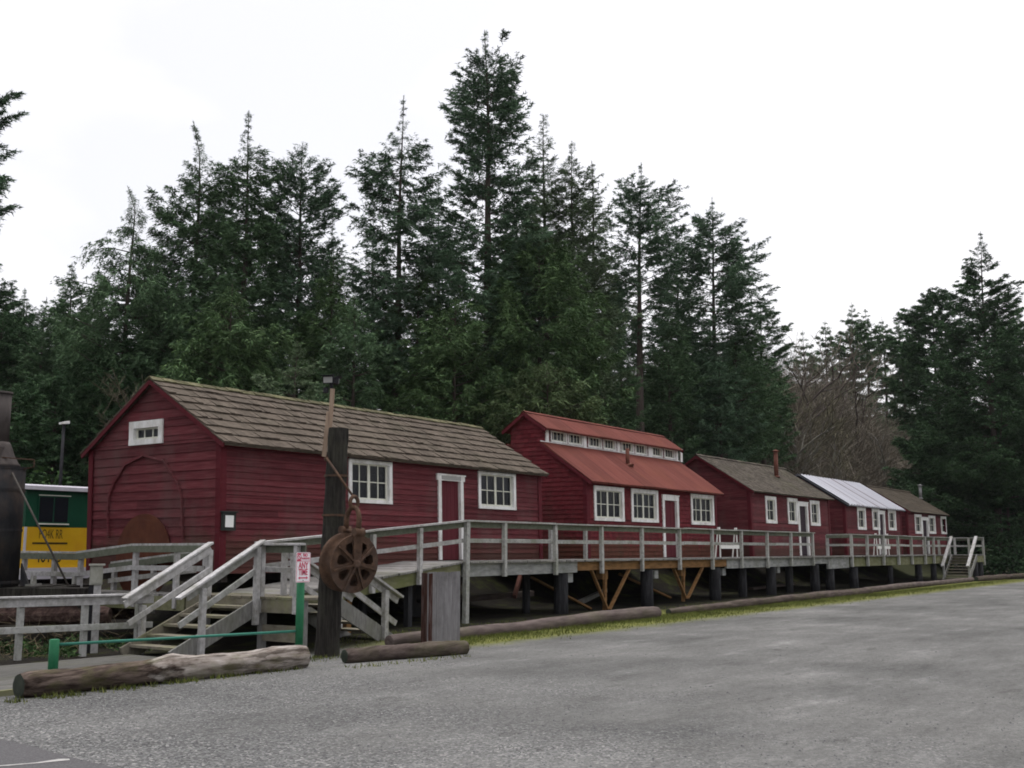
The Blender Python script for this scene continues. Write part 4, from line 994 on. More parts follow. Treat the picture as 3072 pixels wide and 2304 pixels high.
b = MB(); b.beam(m0, m0.lerp(m1, .66), .075, .06, HD, .003); b.build('lower_board', M['mast'], ms)
s_ = RT * .06
b = MB(); b.beam(m0.lerp(m1, .28) + s_, m1 + s_ * .4, .075, .06, HD, .003); b.build('upper_board', M['mast'], ms)
b = MB(); b.beam(m0.lerp(m1, .0) + RT * .02 - Z * .06, m0.lerp(m1, 0) + RT * .25 - Z * .06, .05, .05); b.build('bracket', M['rust'], ms)
hd = m1 + Z * .16 - HD * .06
b = MB(); b.tube([m1 - Z * .02, m1 + Z * .1], .03, 10); b.tube([m1 - RT * .10 - Z * .08, m1 - RT * .10 + Z * .02], [.05, .05], 10); b.build('mount', M['dark_metal'], ms)
def flood(c, nrm, w, h, dpt):
    x = Z.cross(nrm).normalized(); y = nrm.cross(x).normalized()
    fr = lambda a, z, d=0: c + x * a + y * z + nrm * d
    b = MB(); b.hexa([fr(-w * .35, -h * .3, -dpt), fr(w * .35, -h * .3, -dpt), fr(w * .35, h * .35, -dpt), fr(-w * .35, h * .35, -dpt), fr(-w / 2, -h / 2, 0), fr(w / 2, -h / 2, 0), fr(w / 2, h / 2, 0), fr(-w / 2, h / 2, 0)]); b.fbox(fr, -w / 2 - .01, w / 2 + .01, h / 2, h / 2 + .015, -.05, .06)
    o = b.build('lamp_head', M['dark_metal'], ms)
    b = MB(); b.fbox(fr, -w / 2 + .018, w / 2 - .018, -h / 2 + .015, h / 2 - .02, .0, .012); b.build('lens', M['lens'], o)
flood(hd - RT * .055, (-HD * .95 - RT * .25 - Z * .15).normalized(), .21, .145, .12)
flood(hd + RT * .115 - Z * .02 + HD * .08, (RT * .9 + HD * .3 - Z * .1).normalized(), .19, .13, .12)

TB = 19.25
pk = thing('pulley_block', 'big rusty iron pulley block with seven holed cheek hanging by a shackle', 'pulley', tuple(atT(1064, 1690, TB)))
cf = atT(1064.6, 1691.6, TB)
N_ = (-HD * math.cos(math.radians(45)) + RT * math.sin(math.radians(45)) - Z * .10).normalized()
X_ = Z.cross(N_).normalized(); Y_ = N_.cross(X_).normalized()
frp = lambda x, y, d=0: cf + X_ * x + Y_ * y + N_ * d
RB = .505
holes = [(math.radians(-90 + 360 / 7 * k)) for k in range(7)]
def cheek(d0, d1):
    m = MB(); NT_, rs = 168, [0, .06, .11, .15, .18, .21, .24, .27, .30, .33, .36, .39, .43, .47, .505]
    keep = {}
    def inhole(r, a):
        for h in holes:
            x = r * math.cos(a - h); y = r * math.sin(a - h)
            if math.cos(a - h) > .5:
                w = .036 + .070 * max(0, min(1, (x - .16) / .19))
                if ((x - .275) / .118) ** 2 + (y / w) ** 2 < 1: return True
        return False
    for j in range(NT_):
        for i in range(len(rs) - 1):
            a0, a1 = 2 * math.pi * j / NT_, 2 * math.pi * (j + 1) / NT_
            if not inhole((rs[i] + rs[i + 1]) / 2, (a0 + a1) / 2): keep[(i, j)] = (a0, a1)
    for (i, j), (a0, a1) in keep.items():
        r0, r1 = rs[i], rs[i + 1]
        P = [(r0, a0), (r1, a0), (r1, a1), (r0, a1)]
        if r0 == 0: P = P[1:3] + [(0, 0)]
        dish = lambda r: .03 * (1 - (r / RB)) 
        for d, rev in ((d1, False), (d0, True)):
            q = [frp(r * math.cos(a), r * math.sin(a), d + (dish(r) if d == d1 else 0)) for r, a in P]
            m.poly(*(q[::-1] if rev else q))
        for (di, dj), (k0, k1) in (((1, 0), (1, 2)), ((-1, 0), (3, 0)), ((0, 1), (2, 3)), ((0, -1), (0, 1))):
            if (i + di, (j + dj) % NT_) not in keep and not (i + di < 0) and len(P) == 4:
                (ra, aa), (rb, ab) = P[k0], P[k1]
                m.poly(frp(ra * math.cos(aa), ra * math.sin(aa), d1 + dish(ra)), frp(rb * math.cos(ab), rb * math.sin(ab), d1 + dish(rb)), frp(rb * math.cos(ab), rb * math.sin(ab), d0), frp(ra * math.cos(aa), ra * math.sin(aa), d0))
    return m
fc = cheek(-.03, 0).build('front_cheek', M['rust'], pk)
b = MB()
for k in range(7):
    a = math.radians(-90 + 360 / 7 * (k + .5))
    if abs(math.degrees(a) % 360 - 90) < 5: continue
    b.beam(frp(.05 * math.cos(a), .05 * math.sin(a), .045), frp(.47 * math.cos(a), .47 * math.sin(a), .02), .028, .05, N_)
b.build('rib', M['rust'], fc)
b = MB(); b.tube([frp(0, 0, .0), frp(0, 0, .07), frp(0, 0, .085)], [.085, .075, .04], 16); b.build('hub_pin', M['rust'], pk, None, True)
b = MB(); n = 64
prof = [(-.03, .505), (-.03, .46), (-.09, .40), (-.15, .385), (-.21, .40), (-.27, .46), (-.27, .515), (-.31, .515)]
vs_ = []; fs_ = []
for k in range(n):
    a = 2 * math.pi * k / n
    for d, r in prof: vs_.append(frp(r * math.cos(a), r * math.sin(a), d))
L_ = len(prof)
for k in range(n):
    for i in range(L_ - 1): fs_.append((k * L_ + i, k * L_ + i + 1, ((k + 1) % n) * L_ + i + 1, ((k + 1) % n) * L_ + i))
b.add(vs_, fs_); b.build('sheave', M['rust'], pk, None, True)
b = MB(); b.tube([frp(0, 0, -.345), frp(0, 0, -.31)], .515, 56); b.build('back_cheek', M['rust'], pk)
b = MB(); b.hexa([frp(-.075, -.02, .03), frp(.075, -.02, .03), frp(.095, .56, .015), frp(-.095, .56, .015), frp(-.075, -.02, .065), frp(.075, -.02, .065), frp(.095, .56, .05), frp(-.095, .56, .05)])
b.hexa([frp(-.09, .1, -.40), frp(.09, .1, -.40), frp(.09, .58, -.38), frp(-.09, .58, -.38), frp(-.09, .1, -.35), frp(.09, .1, -.35), frp(.09, .58, -.34), frp(-.09, .58, -.34)]); b.build('strap', M['rust'], pk)
b = MB()
for d in (.03, -.36): b.tube([frp(-.10, .55, d), frp(.10, .55, d)], .075, 14)
b.tube([frp(0, .55, .1), frp(0, .55, -.43)], .035, 10); b.build('lug', M['rust'], pk, None, True)
b = MB(); pts = [frp(.0, .57, .02)]
for i in range(13):
    a = math.pi * i / 12; pts.append(frp(0, .74 + .23 * math.sin(a), -.16 + .18 * math.cos(a)))
pts.append(frp(0, .57, -.34)); b.tube(pts, [.05] + [.05 - .012 * math.sin(math.pi * i / 12) for i in range(13)] + [.05], 12); b.build('shackle', M['rust'], pk, None, True)
b = MB(); pts = []
top = frp(0, 1.0, -.16)
for i in range(17):
    a = 2 * math.pi * i / 16; pts.append(top + Z * (.05 + .105 * math.sin(a)) + X_ * (.085 * math.cos(a)))
b.tube(pts, .035, 10, False); b.build('ring', M['rust'], pk, None, True)
b = MB(); ce = atT(980, 1374, TP - .23); b.tube([top + Z * .13, ce], .022, 8); b.tube([ce, ce + HD * .2 - RT * .05], .03, 8); b.build('hanging_cable', M['rust'], pk, None, True)

# ------------------------------------------------------------------ plank box by the log
bx = thing('plank_box', 'grey vertical plank box with rotten red left side behind the short log', 'wooden box', (16.2, 13.3, 0))
tb = 20.6; l0 = atT(1262, 1930, tb); l1 = atT(1284, 1930, tb - .3); l2 = atT(1379, 1930, tb)
ztp = atT(1320, 1716, tb).z
def planks(a, c, n, m, z1, name, th=.05):
    a, c = V3((a.x, a.y, 0)), V3((c.x, c.y, 0)); d = (c - a) / n; nm = V3((d.y, -d.x, 0)).normalized(); b = MB()
    for i in range(n):
        p, q = a + d * i, a + d * (i + 1) - d * .012; h = z1 + R.uniform(-.012, .012); o = nm * R.uniform(-.003, .004)
        b.hexa([p + o - Z * .15, q + o - Z * .15, q + o - nm * th - Z * .15, p + o - nm * th - Z * .15, p + o + Z * h, q + o + Z * (h + R.uniform(-.01, .01)), q + o - nm * th + Z * h, p + o - nm * th + Z * h])
    b.build(name, m, bx)
planks(l1, l2, 4, M['plank_grey'], ztp, 'front_planks')
planks(l0, l1, 2, M['rot_wood'], ztp - .02, 'side_planks', .08)
bk = l0 + HD * .35 + RT * .35; 
planks(l2, l2 + HD * .4 - RT * .05, 2, M['plank_grey'], ztp, 'side_planks')
b = MB(); cn = [l0 + Z * 0, l1, l2, l2 + HD * .4 - RT * .05, l0 + HD * .4]; b.prism([V3((q.x, q.y, ztp - .07)) + (V3(((l1.x + l2.x) / 2, (l1.y + l2.y) / 2 + .1, 0)) - V3((q.x, q.y, 0))) * .06 for q in cn], V3((0, 0, .035))); b.build('lid', M['plank_grey'], bx)

# ------------------------------------------------------------------ meter box on its post
TM = 20.9
mp = atT(287, 1755, TM); mx = thing('meter_box', 'small grey box with overhanging lid on a pale post by the fence', 'utility box', (mp.x, mp.y, -.1))
xd = (RT * .94 + HD * .34).normalized(); nd = (RT * .34 - HD * .94).normalized()
frm = lambda x, z, d=0: V3((mp.x, mp.y, 0)) + xd * x + Z * z + nd * d
zt_, zb_ = atT(287, 1697, TM).z, atT(287, 1755, TM).z
b = MB(); b.fbox(frm, -.115, .115, zb_, zt_, -.28, 0); b.build('case', M['box_grey'], mx, None, False, .006)
b = MB(); b.fbox(frm, -.095, .095, zb_ + .03, zt_ - .03, .002, .014); b.build('door', M['box_grey'], mx)
b = MB(); b.fbox(frm, -.14, .15, zt_, zt_ + .03, -.32, .04); b.build('lid', M['box_grey'], mx)
b = MB(); b.fbox(frm, -.03, .10, -.3, zb_, -.2, -.03); b.build('post', M['rail_white'], mx)
b = MB(); b.fbox(frm, -.12, -.035, -.3, zb_, -.2, -.03); b.build('conduit', M['dark_metal'], mx)

# ------------------------------------------------------------------ steam donkey at the left edge
TS = 23.4
bc = atT(-34, 1700, TS); zs = atT(20, 1760, TS).z
dn = thing('steam_donkey', 'tall black riveted boiler with flared smokestack standing on a log sled', 'steam engine', (bc.x, bc.y, g(bc.x, bc.y)))
zq_ = lambda y: atT(0, y, TS).z
Pq = lambda z: V3((bc.x, bc.y, z))
rB = .60
b = MB(); b.tube([Pq(zs + .0), Pq(zq_(1404)), Pq(zq_(1402))], [rB, rB, rB * .97], 40); bo = b.build('boiler', M['iron'], dn, None, True)
b = MB()
for y in (1404, 1470, 1590, 1745):
    z = zq_(y); b.tube([Pq(z - .035), Pq(z + .02)], rB + .014, 40, True)
b.build('band', M['iron'], bo)
rs_ = .225
b = MB(); b.tube([Pq(zq_(y)) for y in (1402, 1393, 1386, 1367, 1347, 1336, 1326)], [rB * .82, rB * .79, rB * .72, rB * .60, rB * .52, rB * .47, rs_ * 1.08], 36); b.build('bonnet', M['stack'], dn, None, True)
b = MB(); b.tube([Pq(zq_(1330)), Pq(zq_(1180))], rs_, 32, True); b.tube([Pq(zq_(1184)), Pq(zq_(1176))], rs_ + .02, 32, True); b.build('smokestack', M['stack'], dn, None, True)
pc = Pq(zq_(1375)) - HD * (rB * .72)
b = MB(); b.hexa([pc + RT * x + Z * z + HD * y for y in (0, .3) for x, z in ((-.2, -.12), (.24, -.12), (.24, .22), (-.2, .22))]); b.tube([pc + RT * .06 + Z * .03, pc + RT * .06 + Z * .03 - HD * .015], .045, 14); b.build('smokebox_door', M['stack'], dn)
b = MB(); z = zq_(1372); q0 = Pq(z) - HD * .42 + RT * -.2; b.beam(q0, Pq(z - .06) + RT * .86 - HD * .1, .03, .025); b.beam(Pq(zq_(1408)) + RT * .58, Pq(zq_(1402)) + RT * .86 - HD * .1, .03, .02); b.beam(Pq(z - .06) + RT * .86 - HD * .1, Pq(zq_(1402)) + RT * .86 - HD * .1, .02, .02); b.build('bracket', M['rust'], dn)
b = MB(); b.tube([atT(36, 1418, TS - .35), atT(205, 1757, TS - .35)], .022, 8); b.build('stay_rod', M['cable'], dn, None, True)
b = MB(); q0, q1 = atT(62, 1690, TS - .1), atT(86, 1758, TS - .1); b.prism([q0, q1, atT(60, 1758, TS - .1)], HD * .08); b.build('gusset', M['iron'], dn)
yb = atT(266, 1772, TS - .3); ya = atT(-260, 1772, TS - .3)
b = MB(); b.beam((ya.x, ya.y, zs - .10), (yb.x, yb.y, zs - .10), .5, .17, Z, .01); b.build('sled_beam', M['pole'], dn)
b = MB()
for i in range(7): 
    q0 = atT(-60 + i * 40, 1760, TS + .2); b.beam(q0 + HD * -.3 - Z * .015, q0 + HD * 1.6 - Z * .015, .22, .05, Z, .01)
b.build('sled_deck', M['pole'], dn)
b = MB(); b.tube([atT(60 + 40, 1757, TS - .35), atT(60 + 40, 1751, TS - .35)], .16, 16); b.build('coiled_rope', M['grey_wood'], dn)
l0 = atT(-300, 1846, TS - .5); l1 = atT(330, 1846, TS - .3)
b = MB(); L2 = [l0.lerp(l1, k / 30) for k in range(31)]; b.tube(L2, [.185 + .012 * math.sin(k * 1.1) - (.05 if k == 30 else 0) for k in range(31)], 20, True, 0, lambda i, k: 1 + R.uniform(-.05, .05) + .03 * math.sin(k * 2.2)); b.build('sled_runner', M['sled_log'], dn)
b = MB(); b.tube([q + HD * 1.6 for q in L2], .18, 16); b.build('sled_runner', M['sled_log'], dn)
b = MB()
for k in (3, 14, 26):
    q = L2[k]; b.box(q.x - .12, q.x + .12, q.y - .1, q.y + 1.4, q.z + .15, zs - .18)
b.build('crossbeam', M['pole'], dn)

# ------------------------------------------------------------------ railcar behind the bunkhouse
VC = 28.0
zc = lambda x, y: onV(x, y, VC).z
CU0 = onV(73, 1600, VC).x; CU1 = CU0 + 11
zr_, zw, zy, zb0 = zc(120, 1452), zc(120, 1470), zc(120, 1581), zc(150, 1703)
rc_ = thing('railcar', 'green and yellow railcar with white roof edge behind the black boiler', 'railcar', (CU0, VC, g(CU0 + 3, VC)))
b = MB(); b.box(CU0, CU1, VC, VC + 3, zy, zw); b.build('upper_body', M['car_green'], rc_)
b = MB(); b.box(CU0 - .004, CU1, VC - .012, VC + 3.0, zb0, zy - .003); b.build('lower_body', M['car_yellow'], rc_)
b = MB(); pr = [(CU0 - .15, VC - .15, zw), (CU0 - .15, VC - .15, zr_ - .06), (CU0 - .15, VC + .7, zr_ + .03), (CU0 - .15, VC + 2.3, zr_ + .03), (CU0 - .15, VC + 3.15, zr_ - .06), (CU0 - .15, VC + 3.15, zw)]
b.prism(pr, V3((CU1 - CU0 + .3, 0, 0))); b.build('roof', M['car_white'], rc_)
b = MB(); b.box(CU0 - .1, CU1, VC - .25, VC + 3.1, zb0 - .30, zb0 - .004); b.build('sill', M['car_white'], rc_)
b = MB(); b.box(CU0 - .02, CU0 + .05, VC - .03, VC - .012, zb0, zy); b.build('end_strip', M['car_white'], rc_)
wa, wb = onV(115, 1485, VC), onV(203, 1574, VC)
b = MB(); b.box(wa.x, wb.x, VC - .03, VC - .003, wb.z, wa.z); w_ = b.build('window', M['car_green'], rc_)
b = MB(); mid = (wa.x + wb.x) / 2
for p, q in ((wa.x + .04, mid - .02), (mid + .02, wb.x - .04)): b.box(p, q, VC - .036, VC - .031, wb.z + .06, wa.z - .05)
b.build('pane', M['glass'], w_)
b = MB(); b.box(wa.x - .02, wb.x, VC - .07, VC - .03, wb.z - .01, wb.z + .025); b.box(wa.x, wb.x + .02, VC - .06, VC - .03, wa.z - .01, wa.z + .012); b.build('window_sill', M['sash'], w_)
for k in range(1, 3):
    b = MB(); b.box(wa.x + k * 3, wb.x + k * 3, VC - .03, VC - .003, wb.z, wa.z); o = b.build('window', M['car_green'], rc_)
    b = MB(); b.box(wa.x + .06 + k * 3, wb.x - .06 + k * 3, VC - .036, VC - .031, wb.z + .06, wa.z - .05); b.build('pane', M['glass'], o)
for k in (1.5, 8.5):
    b = MB()
    for dx in (-.8, .8):
        for v in (VC + .5, VC + 2.4): b.tube([(CU0 + k + dx, v, zb0 - .65), (CU0 + k + dx, v + .12, zb0 - .65)], .42, 24)
    b.box(CU0 + k - 1.2, CU0 + k + 1.2, VC + .4, VC + 2.6, zb0 - .6, zb0 - .3); b.build('wheel_truck', M['iron'], rc_)
frc = frame((0, VC - .014, 0), (1, 0, 0), (0, -1, 0))
ta, tb_ = onV(111, 1617, VC), onV(190, 1617, VC)
s = (tb_.x - ta.x)
text('PQ4K RR', .36, M['lettering'], frc, (ta.x + tb_.x) / 2, zc(150, 1615.5), .001, rc_, sx=s / (.36 * 4.35))
b = MB(); q0, q1 = onV(96, 1628, VC), onV(201, 1632, VC); b.box(q0.x, q1.x, VC - .018, VC - .013, zc(150, 1632.5), zc(150, 1627)); b.build('stripe', M['dark_letter'], rc_)
ta, tb_ = onV(97, 1685, VC), onV(190, 1685, VC); s = tb_.x - ta.x
text('40103', .42, M['dark_letter'], frc, (ta.x + tb_.x) / 2, zc(150, 1686), .001, rc_, sx=s / (.42 * 2.9), bold=.006)

# lamp pole behind the bunkhouse
lp = atT(192, 1272, 38); lt = thing('lamp_post', 'dark lamp post with small pale lamp cap left of the bunkhouse gable', 'street lamp', (lp.x, lp.y, g(lp.x, lp.y)))
b = MB(); b.tube([(lp.x, lp.y, g(lp.x, lp.y) - .2), (lp.x, lp.y, lp.z)], [.07, .05], 12); b.build('pole', M['dark_metal'], lt, None, True)
b = MB(); b.hexa([lp + q for q in (V3((-.12, -.1, -.02)), V3((.16, -.1, .02)), V3((.16, .12, .02)), V3((-.12, .12, -.02)), V3((-.12, -.1, .05)), V3((.16, -.1, .12)), V3((.16, .12, .12)), V3((-.12, .12, .05)))]); b.build('lamp_head', M['white'], lt)

# ------------------------------------------------------------------ barricades on the walk
def barricade(px0, px1, v, label):
    a, c = onV(px0, 1630, v), onV(px1, 1630, v); w = c.x - a.x; u = a.x
    t = thing('barricade', label, 'barricade', (u + w / 2, v, ZDK), 'folding barricades on the boardwalk')
    for k, (dx) in enumerate((0.06, w - .06)):
        for s in (-1, 1):
            b = MB(); b.beam((u + dx - .04, v + s * .10, ZDK), (u + dx + .10, v + s * .03, ZDK + 1.12), .035, .05, V3((1, 0, 0))); b.build('leg', M['barricade_white'], t)
    b = MB(); b.box(u + .06, u + w + .08, v - .11, v - .08, ZDK + .86, ZDK + 1.04); p = b.build('top_panel', M['barricade_white'], t)
    b = MB()
    for x, s in ((u + .06, 1), (u + w - .10, -1)):
        b.prism([(x, v - .112, ZDK + .862), (x + .17, v - .112, ZDK + .862), (x + .17 - s * .05, v - .112, ZDK + 1.038), (x - (0 if s > 0 else -.06), v - .112, ZDK + 1.038)], V3((0, -.002, 0)))
    b.build('stripe', M['orange'], p)
    b = MB(); b.box(u - .02, u + w, v - .15, v - .12, ZDK + .32, ZDK + .52); b.build('lower_panel', M['barricade_white'], t)
barricade(2152, 2207, 17.6, 'white barricade with orange ends beside the metal-roofed house')
barricade(2625, 2662, 17.6, 'faded barricade standing before the bare metal roofed cabin')

# ------------------------------------------------------------------ scrap under the boardwalk
def wheelset(u, v, label):
    t = thing('wheel_set', label, 'wheels', (u, v, g(u, v)), 'old iron wheels under the bunkhouse')
    z = g(u, v) + .42
    for dv in (0, 1.45):
        b = MB(); b.tube([(u, v + dv, z), (u, v + dv + .03, z), (u, v + dv + .03, z), (u, v + dv + .12, z)], [.45, .45, .40, .40], 28); b.build('wheel', M['iron'], t)
    b = MB(); b.tube([(u, v - .1, z), (u, v + 1.65, z)], .06, 10); b.build('axle', M['iron'], t)
wheelset(22.6, 19.0, 'black iron wheel pair in the shade left of the thin pile')
wheelset(24.2, 19.2, 'black iron wheel pair in the shade right of the front rail post')
def timber(p, q, w, h, m, label):
    b = MB(); b.beam(p, q, w, h, Z, .01); tag(b.build('scrap_timber', m), label, 'timber', 'scrap under the boardwalk')
timber((23.6, 18.7, .1), (24.3, 18.9, .95), .09, .12, M['log_mauve'], 'leaning grey timber in the dark under the deck')
timber((27.3, 19.2, .35), (27.9, 19.4, .95), .10, .12, M['pipe_rust'], 'leaning red painted timber in the dark under the deck')
timber((25.2, 19.6, .35), (28.4, 19.3, .42), .14, .16, M['log_mauve'], 'flat pale timber lying on the moss under the deck')
timber((30.4, 18.8, .1), (33.0, 19.4, .38), .16, .12, M['grey_wood'], 'grey board lying behind the left orange brace')
timber((44.5, 19.0, .1), (47.8, 18.4, .25), .25, .10, M['log_mauve'], 'pale board lying between the far dark piles')

# ------------------------------------------------------------------ trees
RNG = np.random.default_rng(5)
def tufts(P, D, l, w, flat=.5):
    n = len(P)
    D = D / (np.linalg.norm(D, axis=1, keepdims=True) + 1e-9)
    A = RNG.normal(size=(n, 3)); A[:, 2] += flat * 1.5
    S = np.cross(D, A); S /= (np.linalg.norm(S, axis=1, keepdims=True) + 1e-9)
    l = l[:, None]; w = w[:, None]
    droop = np.zeros((n, 3)); droop[:, 2] = -.12 * l[:, 0]
    out = np.stack([P + S * w, P + D * l + droop, P - S * w], axis=1)
    return out.reshape(-1, 3)

def conifer(label, tx, ty, t, prof, m='fir', seed=0, dens=1.0, cb=None, up=.15, curve=.25, hang=0.0, spread=.32, rag=.25, size=1.0, trunk=1.0, name='fir_tree', group='conifers behind the cabins', levels=.30, lean=0.0, bark='bark', hook=0.0, boughs=()):
    rng = np.random.default_rng(seed + 11)
    tip = atT(tx / .72, ty / .72, t)
    gz = g(tip.x, tip.y); base = V3((tip.x, tip.y, gz)); base += RT * lean
    H = tip.z - gz
    S = t / 2391.0
    zs_ = np.array([EYE + (1187 - y) * S - gz for y, w in prof][::-1]); hw = np.array([w * S * .99 for y, w in prof][::-1])
    zb = max(.5, zs_.min()) if cb is None else EYE + (1187 - cb) * S - gz
    root = thing(name, label, 'tree', tuple(base), group)
    def ax(z):
        z = np.asarray(z, dtype=float); hk = hook * np.clip((z / H - .88) / .12, 0, 1) ** 2
        return np.stack([(tip.x - base.x) * z / H + .12 * np.sin(z * .5 + seed) + RT.x * hk, (tip.y - base.y) * z / H + .10 * np.cos(z * .37 + seed) + RT.y * hk, z - abs(hk) * .35], axis=-1)
    B = []
    z = zb
    while z < H - .15:
        f = z / H
        for k in range(rng.integers(6, 9)):
            B.append((z + rng.uniform(-.07, .07), rng.uniform(0, 6.283)))
        z += levels * 1.5 * (1.15 - .68 * f) * rng.uniform(.75, 1.25)
    B = np.array(B); bz, az = B[:, 0], B[:, 1]
    Lr = np.interp(bz, zs_, hw)
    ph = rng.uniform(0, 6.28, 4)
    mod = 1 + rag * (np.sin(2 * az + ph[0] + bz * .35) * .6 + np.sin(3 * az + ph[1] - bz * .8) * .5 + np.sin(bz * 2.3 + az + ph[2]) * .5)
    L = np.clip(Lr * mod * rng.uniform(.74, 1.12, len(bz)), .05, None)
    thin = rng.uniform(size=len(bz)) < .06
    L = np.where(thin & (bz < H * .8), L * 1.25, L)
    L = np.minimum(L, np.maximum((H - bz) * .95 + .12, .05))
    f = bz / H
    el = up + .14 * np.clip((f - .6) / .4, 0, 1) - .22 * np.clip((.6 - f) / .6, 0, 1) + rng.normal(0, .06, len(bz))
    cv = curve + rng.normal(0, .07, len(bz))
    el = np.minimum(el, (.5 * (H - bz) + .04) / L - cv)
    bend = rng.normal(0, .12, len(bz))
    for y, w, e, c in boughs:
        z = EYE + (1187 - y) * S - gz; a = math.atan2(RT.y * np.sign(w), RT.x * np.sign(w))
        bz = np.append(bz, z); az = np.append(az, a); L = np.append(L, abs(w) * S); Lr = np.append(Lr, abs(w) * S); el = np.append(el, e); cv = np.append(cv, c); bend = np.append(bend, 0)
    a0 = ax(np.minimum(bz, H - .1))
    hd_ = np.stack([np.cos(az), np.sin(az), np.zeros_like(az)], 1); sd = np.stack([-np.sin(az), np.cos(az), np.zeros_like(az)], 1)
    # side twigs along every bough, needles along every twig
    nt_ = np.maximum(3, (2.6 + 6.0 * np.minimum(L, 1.2) + 4.6 * np.maximum(L - 1.2, 0)).astype(int))
    ti = np.repeat(np.arange(len(bz)), nt_); k = len(ti); Lt = L[ti]
    s = rng.uniform(.06, 1.0, k) ** .58; side = rng.choice([-1., 1.], k)
    node = a0[ti] + hd_[ti] * (Lt * s)[:, None] + sd[ti] * (bend[ti] * Lt * s * s)[:, None]
    node[:, 2] += el[ti] * Lt * s + cv[ti] * Lt * s * s
    ang = rng.uniform(.25, 1.15, k) * np.where(s > .9, .4, 1)
    td = hd_[ti] * np.cos(ang)[:, None] + sd[ti] * (side * np.sin(ang))[:, None]
    td[:, 2] += el[ti] * .6 + 1.2 * cv[ti] * s + rng.normal(-.06, .09, k)
    tl = np.minimum(.22 * np.clip(Lt / .9, .38, 1) + spread * 1.15 * (1.12 - s) * Lt, 1.5) * rng.uniform(.6, 1.2, k)
    N = np.maximum(4, (dens * (4 + 34 * tl)).astype(int))
    idx = np.repeat(np.arange(k), N); n = len(idx); q_ = rng.uniform(0, 1, n); tli = tl[idx]
    P = node[idx] + td[idx] * (tli * q_)[:, None] + rng.normal(0, .03, (n, 3)) * size
    P[:, 2] -= (.22 + hang * 1.2) * tli * q_ * q_ + hang * .35 * rng.uniform(0, 1, n) ** 2
    D = td[idx] * rng.uniform(.3, 1, n)[:, None] + rng.normal(0, .55, (n, 3)); D[:, 2] = D[:, 2] * .6 - hang * .8
    l = rng.uniform(.11, .25, n) * size * np.clip(.36 + Lt[idx] * .5, .45, 1); wd = l * rng.uniform(.09, .17, n)
    # leader
    nl = 40; zz = rng.uniform(H - .9, H, nl); pl_ = ax(zz); Dl = rng.normal(0, .5, (nl, 3)); Dl[:, 2] = rng.uniform(.3, 1, nl)
    q = tufts(np.concatenate([P, pl_]), np.concatenate([D, Dl]), np.concatenate([l, np.full(nl, .11)]), np.concatenate([wd, np.full(nl, .014)]))
    q += np.array(base) * np.array([1, 1, 1])
    np_mesh('crown', q, 3, M[m], root)
    tb = MB(); r0 = (.011 * H + .06) * trunk
    zz = [-.3, .4] + [H * k / 12 for k in range(1, 13)]
    tb.tube([V3(ax(np.array(min(z_, H - .02)))) + base for z_ in zz], [r0 * 1.25] + [max(.012, r0 * (1 - z_ / H)) for z_ in zz[1:]], 9, False, 0, lambda i, k: 1 + .05 * math.sin(k * 2 + i))
    for i in range(len(bz)):
        if Lr[i] < .5 or i % 2: continue
        p0 = V3(a0[i]) + base; r = .010 + .008 * L[i]
        pp = [p0 + V3(hd_[i]) * (L[i] * s_) + V3(sd[i]) * (bend[i] * L[i] * s_ * s_) + Z * (el[i] * L[i] * s_ + cv[i] * L[i] * s_ * s_) for s_ in (0, .4, .8)]
        tb.tube(pp, [r, r * .7, r * .3], 4, False)
    # dead lower limbs
    zl = zb - .2
    while zl > max(1.0, zb * .45) and zb > 2.5:
        a = R.uniform(0, 6.28); l_ = R.uniform(.6, 1.9); p0 = V3(ax(np.array(zl))) + base
        tb.tube([p0, p0 + V3((math.cos(a) * l_ * .6, math.sin(a) * l_ * .6, .02)), p0 + V3((math.cos(a) * l_, math.sin(a) * l_, -.15))], [.03, .018, .006], 4, False)
        zl -= R.uniform(.4, .9)
    tb.build('trunk', M[bark], root, None, True)
    return root

# the skyline, left to right (x, y of the tip and half widths measured in the photograph, then real distances)
conifer('big fir cut by the left edge, only its right boughs showing', -75, -40, 44, [(60, 40), (200, 90), (250, 128), (300, 105), (360, 110), (425, 165), (475, 120), (500, 90), (585, 112), (620, 50)], 'blue_fir', 1, 1.3, up=.25, levels=.36, rag=.3, cb=600)
conifer('small pointed spruce on the far left skyline', 55, 622, 74, [(622, 2), (660, 16), (720, 36), (800, 50), (1000, 60)], 'blue_fir', 2, 1.0)
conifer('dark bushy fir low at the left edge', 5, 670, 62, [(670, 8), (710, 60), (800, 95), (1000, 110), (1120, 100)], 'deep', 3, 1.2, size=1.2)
conifer('round shouldered fir under the hooked hemlock', 158, 570, 58, [(570, 4), (620, 26), (680, 55), (800, 80), (950, 95), (1100, 90)], 'fir', 4, 1.2, size=1.1)
conifer('hooked dead topped hemlock with two long drooping left boughs', 300, 392, 47, [(392, 4), (440, 24), (500, 30), (560, 60), (640, 120), (760, 130), (900, 130), (1050, 110)], 'fir', 5, .85, hang=.5, rag=.35, lean=-.6, up=.05, hook=-.55, boughs=((505, -95, .42, -.42), (528, -118, .40, -.42), (470, -50, .3, -.35)))
conifer('slender nodding hemlock between two broader firs', 436, 255, 49, [(255, 3), (320, 22), (400, 55), (480, 85), (560, 92), (650, 100), (800, 105), (1000, 90)], 'fir', 6, 1.1, hang=.3, rag=.35, hook=-.35, boughs=((470, -88, .35, .1), (505, -98, .2, .1), (395, -72, .3, .1)))
conifer('dense pointed fir above the bunkhouse gable', 541, 240, 48, [(240, 3), (290, 24), (360, 60), (430, 72), (520, 92), (620, 105), (760, 110), (1000, 100)], 'fir', 7, 1.1, cb=900)
